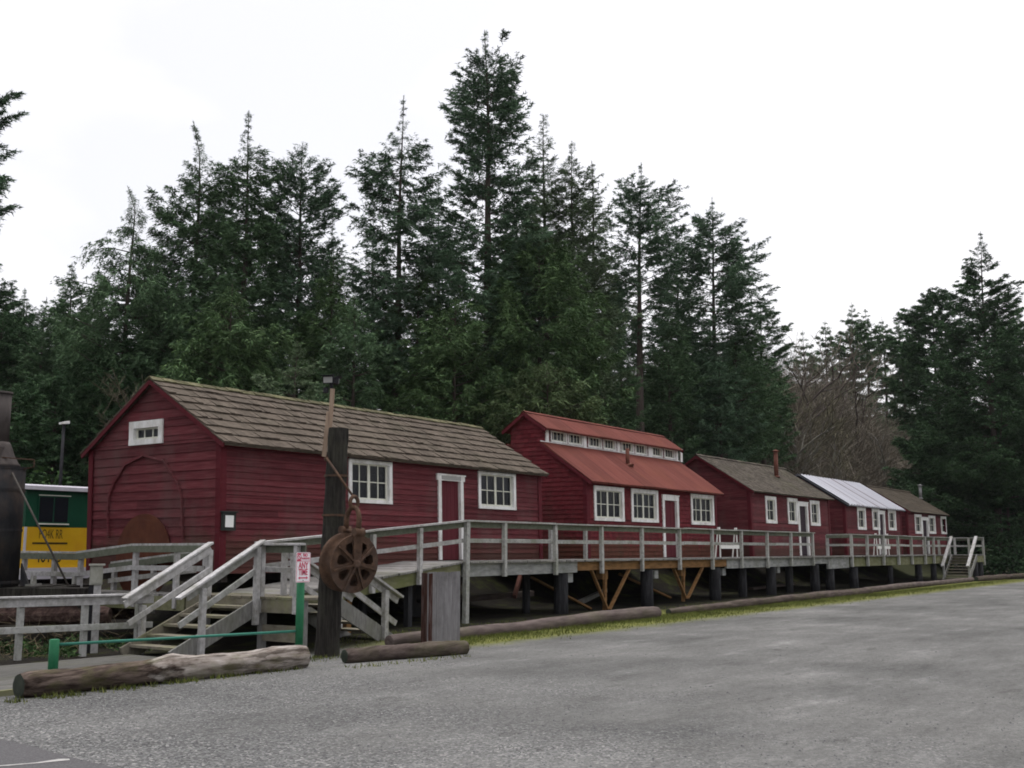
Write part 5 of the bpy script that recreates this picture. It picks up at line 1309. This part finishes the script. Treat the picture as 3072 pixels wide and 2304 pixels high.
conifer('many headed round topped fir behind the tarred post', 655, 312, 50, [(312, 12), (345, 42), (400, 66), (480, 78), (600, 90), (750, 100), (1000, 95)], 'blue_fir', 8, .95, up=.45, curve=.35, cb=880)
conifer('airy spruce with tiered boughs left of the tallest tree', 868, 205, 50, [(205, 2), (260, 22), (310, 50), (370, 78), (450, 100), (540, 122), (640, 125), (760, 125), (900, 110)], 'blue_fir', 9, 1.1, cb=820, levels=.44, hang=.2, rag=.3, up=.1)
conifer('tallest fir, bare trunk showing through its broad dark crown', 1050, 62, 47, [(62, 4), (95, 34), (135, 84), (200, 92), (300, 92), (380, 88), (470, 95), (560, 110), (680, 120), (820, 120), (950, 100)], 'blue_fir', 10, 1.15, cb=860, up=.30, curve=.25, levels=.34, rag=.35, trunk=1.15, lean=.25)
conifer('thin spired grey green fir right of the tallest tree', 1176, 250, 55, [(250, 8), (290, 28), (340, 34), (400, 42), (470, 66), (560, 95), (680, 115), (850, 120), (1000, 110)], 'grey_fir', 12, .95)
conifer('grey green fir with ragged right shoulder behind the clerestory', 1236, 305, 55, [(305, 5), (360, 34), (420, 55), (520, 66), (640, 80), (800, 90), (1000, 80)], 'grey_fir', 13, .9, up=.35, rag=.4)
conifer('tall fir with long bare grey lower trunk above the metal-roofed house', 1382, 352, 61, [(352, 3), (390, 30), (430, 66), (480, 84), (560, 98), (640, 88), (720, 62), (780, 30)], 'blue_fir', 14, 1.15, cb=760, up=.3, curve=.22, levels=.42, trunk=1.1, lean=-.35, rag=.4, bark='bark')
conifer('wide open spruce with long upswept right boughs', 1535, 425, 66, [(425, 3), (460, 30), (510, 62), (560, 96), (620, 115), (680, 125), (720, 100), (780, 60)], 'blue_fir', 15, 1.15, cb=760, up=.18, curve=.2, levels=.42, rag=.35, boughs=((575, 108, .05, .35), (612, 112, .0, .30), (668, 130, .0, .25), (690, 140, 0, .2), (545, 88, .1, .3)))
conifer('dense fir sloping down to the right gap', 1640, 640, 70, [(640, 6), (690, 34), (750, 52), (850, 58), (1000, 62)], 'fir', 16, 1.1)
conifer('dark fir standing behind the grey shingled cabin', 1585, 690, 66, [(690, 5), (740, 40), (820, 80), (1000, 100)], 'fir', 17, 1.1)
conifer('bluish young fir close behind the shingled cabin', 1550, 735, 64, [(735, 4), (790, 36), (860, 66), (1020, 92)], 'blue_fir', 18, 1.15)
conifer('dark sheltered fir right of the bare grey trunk', 1440, 660, 63, [(660, 6), (720, 42), (800, 70), (950, 90), (1060, 90)], 'fir', 19, 1.1)
# front row, right behind the roofs
conifer('huge drooping cedar directly behind the clerestory roof', 1165, 495, 47, [(495, 8), (550, 75), (640, 125), (740, 150), (860, 165), (960, 160)], 'cedar', 20, 1.25, hang=.35, size=1.1, name='cedar_tree')
conifer('broad green cedar above the middle of the shake roof', 985, 640, 44, [(640, 10), (700, 60), (780, 100), (880, 125), (980, 120)], 'cedar', 21, 1.2, hang=.3, size=1.1, name='cedar_tree')
conifer('cedar with hanging sprays above the left end of the shake roof', 500, 610, 41, [(610, 8), (680, 55), (760, 95), (860, 120), (980, 120)], 'cedar', 22, 1.2, hang=.55, size=1.15, name='cedar_tree')
conifer('pale young fir above the shake roof left of the floodlight', 640, 735, 38, [(735, 2), (770, 22), (820, 48), (880, 70), (960, 80)], 'grey_fir', 23, 1.0)
conifer('dark cedar behind the floodlight mast', 765, 640, 43, [(640, 6), (700, 45), (780, 75), (880, 95), (980, 95)], 'fir', 24, 1.1, hang=.3)
conifer('green cedar left of the airy spruce', 720, 560, 48, [(560, 6), (620, 40), (700, 66), (820, 85), (960, 85)], 'cedar', 25, 1.0, hang=.3, name='cedar_tree')
conifer('cedar filling the gap right of the airy spruce', 905, 560, 50, [(560, 8), (620, 45), (700, 75), (820, 95), (960, 90)], 'cedar', 26, 1.0, hang=.3, name='cedar_tree')
conifer('dark fir filling the gap behind the tallest trunk', 1075, 560, 56, [(560, 8), (640, 45), (740, 80), (900, 90)], 'fir', 27, 1.0)
conifer('low cedar behind the railcar', 130, 790, 46, [(790, 8), (850, 70), (930, 110), (1050, 120)], 'deep', 28, 1.2, hang=.3, size=1.15, name='cedar_tree')
conifer('dusky hemlock above the left gable slope', 270, 690, 47, [(690, 6), (760, 60), (850, 105), (980, 120), (1100, 110)], 'deep', 29, 1.15, hang=.4, size=1.15)
conifer('dark hemlock right above the gable peak', 385, 600, 47, [(600, 8), (680, 60), (780, 100), (900, 110), (1050, 100)], 'fir', 30, 1.1, hang=.4, size=1.1)
conifer('shady hemlock behind the smokestack', 20, 830, 42, [(830, 8), (890, 70), (980, 100), (1120, 100)], 'deep', 31, 1.1, size=1.15)
conifer('olive cedar tip showing just over the left of the rust red ridge', 1180, 780, 43, [(780, 8), (830, 66), (890, 110), (960, 120)], 'olive', 32, 1.1, hang=.4, name='cedar_tree')
conifer('dark fir between the clerestory house and the bare trunk', 1300, 610, 58, [(610, 8), (680, 45), (780, 66), (950, 80)], 'fir', 33, 1.1)

# trees that close the gaps a step behind the front rank
for x_, y_, t_, w_, m_, l_ in ((592, 420, 54, 70, 'fir', 'fir closing the gap right of the dense pointed fir'), (486, 400, 55, 66, 'fir', 'fir seen between the nodding hemlock and the dense fir'),
        (352, 500, 53, 74, 'fir', 'fir filling in below the nodding hemlock on its left'), (225, 585, 56, 62, 'fir', 'small fir left of the hooked hemlock'), (100, 640, 60, 60, 'deep', 'small dark fir between the far left spruce and the round fir'),
        (808, 470, 55, 58, 'blue_fir', 'fir half hidden left of the airy spruce'), (950, 395, 56, 60, 'blue_fir', 'fir tucked between the airy spruce and the tallest fir'), (1118, 380, 58, 62, 'fir', 'fir tucked right of the tallest trunk'),
        (1278, 345, 57, 40, 'grey_fir', 'narrow grey green fir at the right end of the tall group'), (1335, 545, 66, 60, 'fir', 'fir filling in left of the bare grey trunk'), (1462, 500, 73, 62, 'fir', 'fir filling in between the two open spruces'), (720, 470, 58, 46, 'fir', 'small fir right of the many headed fir')):
    conifer(l_, x_, y_, t_, [(y_, 2), (y_ + 45, w_ * .36), (y_ + 110, w_ * .72), (y_ + 220, w_), (y_ + 380, w_ * 1.1), (y_ + 520, w_)], m_, 70 + int(x_) % 50, 1.05, levels=.36)
# far hillside and the right side
for i, (x, y, t, w, lab) in enumerate(((1735, 712, 112, 36, 'leftmost small fir on the far hillside'), (1782, 690, 122, 46, 'second small fir on the far hillside'), (1838, 652, 122, 50, 'tallest twin tipped fir on the far hillside'), (1868, 668, 126, 46, 'fir leaning on the twin tipped hillside fir'), (1905, 684, 128, 44, 'dense hillside fir right of the twin tips'), (1942, 676, 126, 40, 'pointed hillside fir next to the big right hand fir'), (1970, 700, 130, 50, 'rightmost hillside fir half behind the big firs'))):
    conifer(lab, x, y, t, [(y, 3), (y + 40, w * .45), (y + 90, w * .8), (y + 170, w), (y + 260, w)], 'fir', 40 + i, .8, size=1.9, levels=.75, group='firs on the far hillside')
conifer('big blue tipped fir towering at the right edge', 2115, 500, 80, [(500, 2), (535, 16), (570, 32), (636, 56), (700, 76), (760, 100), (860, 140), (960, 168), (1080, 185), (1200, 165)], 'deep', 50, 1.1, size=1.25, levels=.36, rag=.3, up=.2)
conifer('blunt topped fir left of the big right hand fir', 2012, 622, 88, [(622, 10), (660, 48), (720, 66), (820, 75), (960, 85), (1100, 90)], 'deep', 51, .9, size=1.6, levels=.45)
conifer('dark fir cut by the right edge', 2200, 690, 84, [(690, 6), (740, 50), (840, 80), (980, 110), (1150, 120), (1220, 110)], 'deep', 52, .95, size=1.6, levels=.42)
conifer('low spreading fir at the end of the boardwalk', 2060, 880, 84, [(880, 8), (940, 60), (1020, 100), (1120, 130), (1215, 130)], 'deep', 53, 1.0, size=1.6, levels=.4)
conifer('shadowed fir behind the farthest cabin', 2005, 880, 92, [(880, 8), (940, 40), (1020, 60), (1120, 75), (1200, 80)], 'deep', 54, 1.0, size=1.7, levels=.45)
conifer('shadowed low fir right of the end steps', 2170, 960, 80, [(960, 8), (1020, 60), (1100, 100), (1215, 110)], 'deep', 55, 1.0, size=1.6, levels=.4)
conifer('small fir among bare bushes left of the far hillside', 1655, 800, 84, [(800, 5), (850, 30), (930, 50), (1060, 60)], 'fir', 56, 1.0, size=1.5, levels=.45)

# second rank, closing the wood; individually copied from three grown prototypes
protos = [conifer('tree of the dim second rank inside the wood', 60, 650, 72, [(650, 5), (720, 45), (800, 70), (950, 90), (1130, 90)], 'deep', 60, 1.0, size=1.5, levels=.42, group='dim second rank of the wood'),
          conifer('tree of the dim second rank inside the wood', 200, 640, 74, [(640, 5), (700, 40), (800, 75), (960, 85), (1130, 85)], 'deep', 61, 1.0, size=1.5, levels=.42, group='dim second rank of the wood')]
for i, (x, t, sc) in enumerate(((330, 70, .95), (440, 76, 1.1), (560, 72, 1.05), (660, 78, 1.0), (750, 70, .72), (830, 74, .78), (930, 72, .9), (1010, 76, .9), (1110, 70, 1.0), (1210, 74, 1.0), (1290, 78, .85), (1370, 82, .7), (1450, 84, .78), (1530, 86, .75), (1610, 90, .72), (-40, 66, 1.0), (130, 64, .8))):
    src = protos[i % 2]; p = atT(x / .72, 1600, t); o = src.copy(); COL.objects.link(o)
    o.location = (p.x, p.y, g(p.x, p.y)); o.scale = (1, 1, sc); o.rotation_euler = (0, 0, R.uniform(0, 6.28))
    for ch in src.children:
        c = ch.copy(); COL.objects.link(c); c.parent = o

# ---- bare trees and brush
def bare_tree(label, px, t, H, seed, m1='bark_pale', m2='twig_moss', depth=4, spread=.55, name='bare_tree'):
    rr = random.Random(seed); p = atT(px / .72, 1700, t); base = V3((p.x, p.y, g(p.x, p.y)))
    root = thing(name, label, 'tree', tuple(base), 'bare trees')
    big, tw = MB(), []
    def grow(p, d, L, r, k):
        n = 3; pts = [p]; q = p; dd = d
        for i in range(n):
            dd = (dd + V3((rr.gauss(0, .16), rr.gauss(0, .16), rr.gauss(.05, .12)))).normalized(); q = q + dd * L / n; pts.append(q)
        if k > 1: big.tube(pts, [r * (1 - .5 * i / n) for i in range(n + 1)], 6 if r > .05 else 4, False)
        else:
            for a, b in zip(pts, pts[1:]): tw.append((a, b, r))
        if k == 0: return
        m = 4 if k > 1 else 6
        for i in range(m):
            f = rr.uniform(.3, 1.0) if i else 1.0
            j = min(n - 1, int(f * n)); s = pts[j].lerp(pts[j + 1], f * n - j) if f < 1 else pts[-1]
            a = rr.uniform(0, 6.28); side = V3((math.cos(a), math.sin(a), rr.uniform(-.1, .5)))
            grow(s, (dd * (1 - spread * .6) + side * spread).normalized(), L * rr.uniform(.5, .72), r * (.5 if i else .62), k - 1)
    grow(base - Z * .2, V3((rr.uniform(-.1, .1), rr.uniform(-.1, .1), 1)).normalized(), H * .42, H * .014, depth)
    big.build('trunk', M[m1], root, None, True)
    q = []
    for a, b, r in tw:
        s = (b - a).cross(RT * .3 + HD).normalized() * max(.010, r); q += [a - s, a + s, b + s * .5, b - s * .5]
    np_mesh('crown', np.array([tuple(v) for v in q]), 4, M[m2], root)
bare_tree('mossy bare alder left of the far cabins', 1712, 84, 12, 1)
bare_tree('tall pale bare alder above the metal roofed cabin', 1735, 84, 14, 2)
bare_tree('spreading bare tree above the brown roofed cabin', 1850, 88, 11, 3)
bare_tree('bare tree with yellow moss behind the metal roof', 1795, 84, 9, 4)
bare_tree('leaning bare tree at the left edge of the brush', 1718, 92, 15, 15, m1='bark', m2='twig_red')
bare_tree('tall thin bare tree in the middle of the brush', 1825, 100, 15, 16, m1='bark', m2='twig_red')
bare_tree('crooked bare tree low in the brush above the metal roof', 1770, 96, 12, 17, m1='bark', m2='twig_red')
bare_tree('broad bare tree right of the middle of the brush', 1875, 102, 13, 18, m1='bark', m2='twig_red')
bare_tree('bare tree beside the big right hand fir', 1905, 98, 10, 5, m2='twig_red')
bare_tree('leafless dead hemlock left of the gable roof', 255, 44, 8, 6, m1='bark', m2='twig_moss', spread=.7)
bare_tree('leafless branchy tree over the railcar', 180, 48, 8, 7, m1='bark', m2='twig_moss', spread=.7)
def thicket(name, n, box, hgt, m, kind='stuff', lw=.014, spreadv=.5):
    rng = np.random.default_rng(99 + n)
    u = rng.uniform(box[0], box[1], n); v = rng.uniform(box[2], box[3], n)
    cl = .62 + .38 * np.sin(u * .55 + 1 + np.sin(v * .3)) * np.sin(v * .7 + np.sin(u * .21)); cl *= rng.uniform(.35, 1.25, n) 
    z0 = np.array([g(a, b) for a, b in zip(u, v)])
    Q = []
    for k in range(5):
        st = np.stack([u, v, z0], 1) + rng.normal(0, .25, (n, 3)) * (1 if k else .2)
        L = hgt * cl * rng.uniform(.35, 1.05, n)
        D = np.stack([rng.normal(0, spreadv, n), rng.normal(0, spreadv, n), rng.uniform(.5, 1.1, n)], 1); D /= np.linalg.norm(D, axis=1, keepdims=True)
        if k > 1: st[:, 2] += rng.uniform(.1, .75, n) * hgt * cl
        if k > 1: L *= .6
        A = np.cross(D, rng.normal(size=(n, 3))); A /= np.linalg.norm(A, axis=1, keepdims=True) + 1e-9
        E = st + D * L[:, None]; E[:, :2] += rng.normal(0, .1, (n, 2)); w = lw * rng.uniform(.6, 1.3, n)[:, None]
        Q.append(np.stack([st - A * w, st + A * w, E + A * w * .4, E - A * w * .4], 1).reshape(-1, 3))
    o = np_mesh(name, np.concatenate(Q), 4, m); o['kind'] = 'stuff'; return o
o = thicket('brush_thicket', 15000, (76, 122, 27, 50), 7.5, M['twig_red'], lw=.020, spreadv=1.1); o['label'] = 'reddish bare brush covering the hillside'
o = thicket('brush_thicket', 5000, (52, 84, 25, 36), 5.0, M['twig_red'], lw=.018, spreadv=.9); o['label'] = 'reddish bare brush behind the cabins'
o = thicket('dry_weeds', 260, (6, 14.2, 18.2, 20.2), .42, M['dry'], lw=.006, spreadv=.8); o['label'] = 'dry brown weeds behind the left fence'
def bushmass(name, spots, m, n_each, l=(.10, .24), label=None):
    rng = np.random.default_rng(17); Q = []
    for (u, v, r, h) in spots:
        n = n_each; a = rng.uniform(0, 6.28, n); rr = r * np.sqrt(rng.uniform(0, 1, n)); zz = h * rng.uniform(.02, 1, n) * (1 - (rr / r) ** 2 * .7)
        ph = rng.uniform(0, 6)
        rr = rr * (1 + .25 * np.sin(3 * a + ph))
        P = np.stack([u + rr * np.cos(a), v + rr * np.sin(a), g(u, v) + zz], 1)
        D = np.stack([np.cos(a) + rng.normal(0, .6, n), np.sin(a) + rng.normal(0, .6, n), rng.normal(.3, .5, n)], 1)
        ll = rng.uniform(l[0], l[1], n); Q.append(tufts(P, D, ll, ll * .3, .3))
    o = np_mesh(name, np.concatenate(Q), 3, m); o['kind'] = 'stuff'
    if label: o['label'] = label
spots = []
for i in range(120):
    u = R.uniform(8, 82); spots.append((u, R.uniform(24.6, 31) + (9 if u < 32 else 0) , R.uniform(1.0, 2.0), R.uniform(1.2, 3.0)))
bushmass('undergrowth', spots, M['shade'], 1500, (.16, .36), 'dark leafy undergrowth along the foot of the wood')
spots = [(R.uniform(77, 96), R.uniform(-4, 17), R.uniform(1.2, 2.4), R.uniform(1.5, 3.2)) for i in range(46)]
bushmass('undergrowth', spots, M['deep'], 1500, (.14, .3), 'dark leafy bushes closing the far end of the car park')
spots = [(R.uniform(9, 14.0), R.uniform(18.3, 20.5), R.uniform(.25, .45), R.uniform(.12, .30)) for i in range(22)]
bushmass('low_plants', spots, M['shade'], 150, (.05, .12), 'low green and brown plants behind the left fence')

# ---- grass on the verge and round the logs
def grass(name, pts, m, hgt=(.03, .09), wd=.006, label=None):
    rng = np.random.default_rng(3); n = len(pts); P = np.array([(a, b, g(a, b) - .005) for a, b in pts])
    h = rng.uniform(hgt[0], hgt[1], n); D = np.stack([rng.normal(0, .35, n), rng.normal(0, .35, n), np.ones(n)], 1)
    A = np.stack([np.cos(q := rng.uniform(0, 6.28, n)), np.sin(q), np.zeros(n)], 1) * wd * rng.uniform(.7, 1.6, n)[:, None]
    E = P + D * h[:, None]
    o = np_mesh(name, np.stack([P - A, P + A, E], 1).reshape(-1, 3), 3, m); o['kind'] = 'stuff'
    if label: o['label'] = label
pts = []
while len(pts) < 42000:
    u = R.uniform(15.5, 70); 
    if R.random() > 1.25 - u / 60: continue
    v = 13.95 - abs(R.gauss(0, .55)) if R.random() < .8 else R.uniform(12.4, 16)
    k = math.sin(u * 2.1) * .5 + math.sin(u * .7 + v * 3) * .5
    if k < -.5 and R.random() < .6: continue
    pts.append((u, v))
for a, b, s, n in (((7.3, 12.35), (11.9, 12.35), .10, 1300), ((12.3, 11.7), (14.8, 11.4), .10, 350), ((12.9, 13.6), (14.6, 14.4), .35, 900), ((16, 13.4), (17.2, 13.2), .3, 700)):
    for i in range(n):
        k = R.random(); 
        if math.sin(k * 23) * math.sin(k * 57 + 1) < -.1: continue
        pts.append((a[0] + (b[0] - a[0]) * k, a[1] + (b[1] - a[1]) * k + R.gauss(-.05, s)))
grass('verge_grass', pts, M['grass'], label='short yellow green grass along the parking logs')
# loose stones
rng = np.random.default_rng(8); n = 9000
t_ = 7.5 + 13 * rng.uniform(0, 1, n) ** 1.5; lx = rng.uniform(-.48, .5, n) * t_
Pn = np.array([HD.x, HD.y])[None] * t_[:, None] + np.array([RT.x, RT.y])[None] * lx[:, None]
Q = []
for (u, v) in Pn:
    if v > 12.2 or (u < 5.6): continue
    if R.random() > (1.1 - (u - .55 * v) * .055): continue
    r = R.choice((.006, .008, .011, .015)) * R.uniform(.7, 1.3); z = g(u, v); a = R.uniform(0, 1.57)
    c, s = math.cos(a) * r, math.sin(a) * r; h = r * R.uniform(.5, 1)
    b0, b1, b2, b3, tp = (u + c, v + s, z), (u - s * .8, v + c * .8, z), (u - c, v - s, z), (u + s * .8, v - c * .8, z), (u + c * .2, v, z + h)
    for x, y in ((b0, b1), (b1, b2), (b2, b3), (b3, b0)): Q += [x, y, tp]
M['stone'] = weathered('loose_grey_stones', [(.05, .05, .053), (.10, .10, .103), (.17, .167, .165)], (1, 1, 1), 14, .9, 0, None, 1, 0, 0)
o = np_mesh('loose_gravel', np.array(Q), 3, M['stone']); o['kind'] = 'stuff'; o['label'] = 'loose grey gravel scattered over the lot'

# ------------------------------------------------------------------ light, sky, camera
w = bpy.data.worlds.new('World'); SC.world = w; w.use_nodes = True
nt = w.node_tree; bg = nt.nodes['Background']; sk = nt.nodes.new('ShaderNodeTexSky'); sk.sky_type = 'NISHITA'; sk.sun_disc = False
SE, SR = math.radians(80), math.radians(62)
sk.sun_elevation = SE; sk.sun_rotation = SR; sk.altitude = 0; sk.air_density = 1.0; sk.dust_density = 4.0; sk.ozone_density = 1.0
hs = nt.nodes.new('ShaderNodeHueSaturation'); hs.inputs['Saturation'].default_value = .14
nt.links.new(sk.outputs[0], hs.inputs['Color']); tc = nt.nodes.new('ShaderNodeTexCoord'); mp = nt.nodes.new('ShaderNodeMapping'); mp.inputs['Scale'].default_value = (1, 1, 2.2)
cl = nt.nodes.new('ShaderNodeTexNoise'); cl.inputs['Scale'].default_value = 2.3; cl.inputs['Detail'].default_value = 5; cl.inputs['Roughness'].default_value = .5
rp = nt.nodes.new('ShaderNodeValToRGB'); rp.color_ramp.elements[0].position = .36; rp.color_ramp.elements[0].color = (.86, .85, .87, 1); rp.color_ramp.elements[1].position = .56; rp.color_ramp.elements[1].color = (1.03, 1.0, 1.0, 1)
ml = nt.nodes.new('ShaderNodeMix'); ml.data_type = 'RGBA'; ml.blend_type = 'MULTIPLY'; ml.inputs[0].default_value = 1
nt.links.new(tc.outputs['Generated'], mp.inputs['Vector']); nt.links.new(mp.outputs[0], cl.inputs['Vector']); nt.links.new(cl.outputs['Fac'], rp.inputs['Fac'])
nt.links.new(hs.outputs[0], ml.inputs[6]); nt.links.new(rp.outputs['Color'], ml.inputs[7]); nt.links.new(ml.outputs[2], bg.inputs['Color']); bg.inputs['Strength'].default_value = .15
sun = bpy.data.lights.new('sun', 'SUN'); sun.energy = .5; sun.angle = math.radians(60); sun.color = (1, .97, .93)
so = bpy.data.objects.new('sun', sun); COL.objects.link(so)
sd_ = V3((math.sin(SR) * math.cos(SE), math.cos(SR) * math.cos(SE), math.sin(SE)))
so.rotation_euler = sd_.to_track_quat('Z', 'Y').to_euler(); so.location = (0, -10, 30)
cam = bpy.data.cameras.new('camera'); co = bpy.data.objects.new('camera', cam); COL.objects.link(co)
cam.sensor_width = 36; cam.lens = F / 3072 * 36; cam.clip_end = 3000; cam.clip_start = .1
co.location = E0; co.rotation_euler = FW.to_track_quat('-Z', 'Y').to_euler()
SC.camera = co
SC.view_settings.view_transform = 'Standard'; SC.view_settings.look = 'None'; SC.view_settings.gamma = 1; SC.view_settings.exposure = 0.80
SC.cycles.max_bounces = 6; SC.cycles.diffuse_bounces = 3; SC.cycles.transparent_max_bounces = 8
SC.cycles.filter_width = 1.8
# ------------------------------------------------------------------ haze added to lift the dark trees as lens glare would
hz = MB(); hz.box(-25, 300, -25, 150, -2, 46); hm = bpy.data.materials.new('glare_haze'); hm.use_nodes = True
hn = hm.node_tree; hn.nodes.remove(hn.nodes['Principled BSDF']); pv = hn.nodes.new('ShaderNodeVolumePrincipled')
pv.inputs['Color'].default_value = (.93, .95, 1, 1); pv.inputs['Density'].default_value = .00009; pv.inputs['Anisotropy'].default_value = .2
hn.links.new(pv.outputs[0], hn.nodes['Material Output'].inputs['Volume'])
o = hz.build('haze', hm); o['kind'] = 'stuff'; o['label'] = 'thin haze added to lift the dark trees'
SC.cycles.volume_bounces = 1
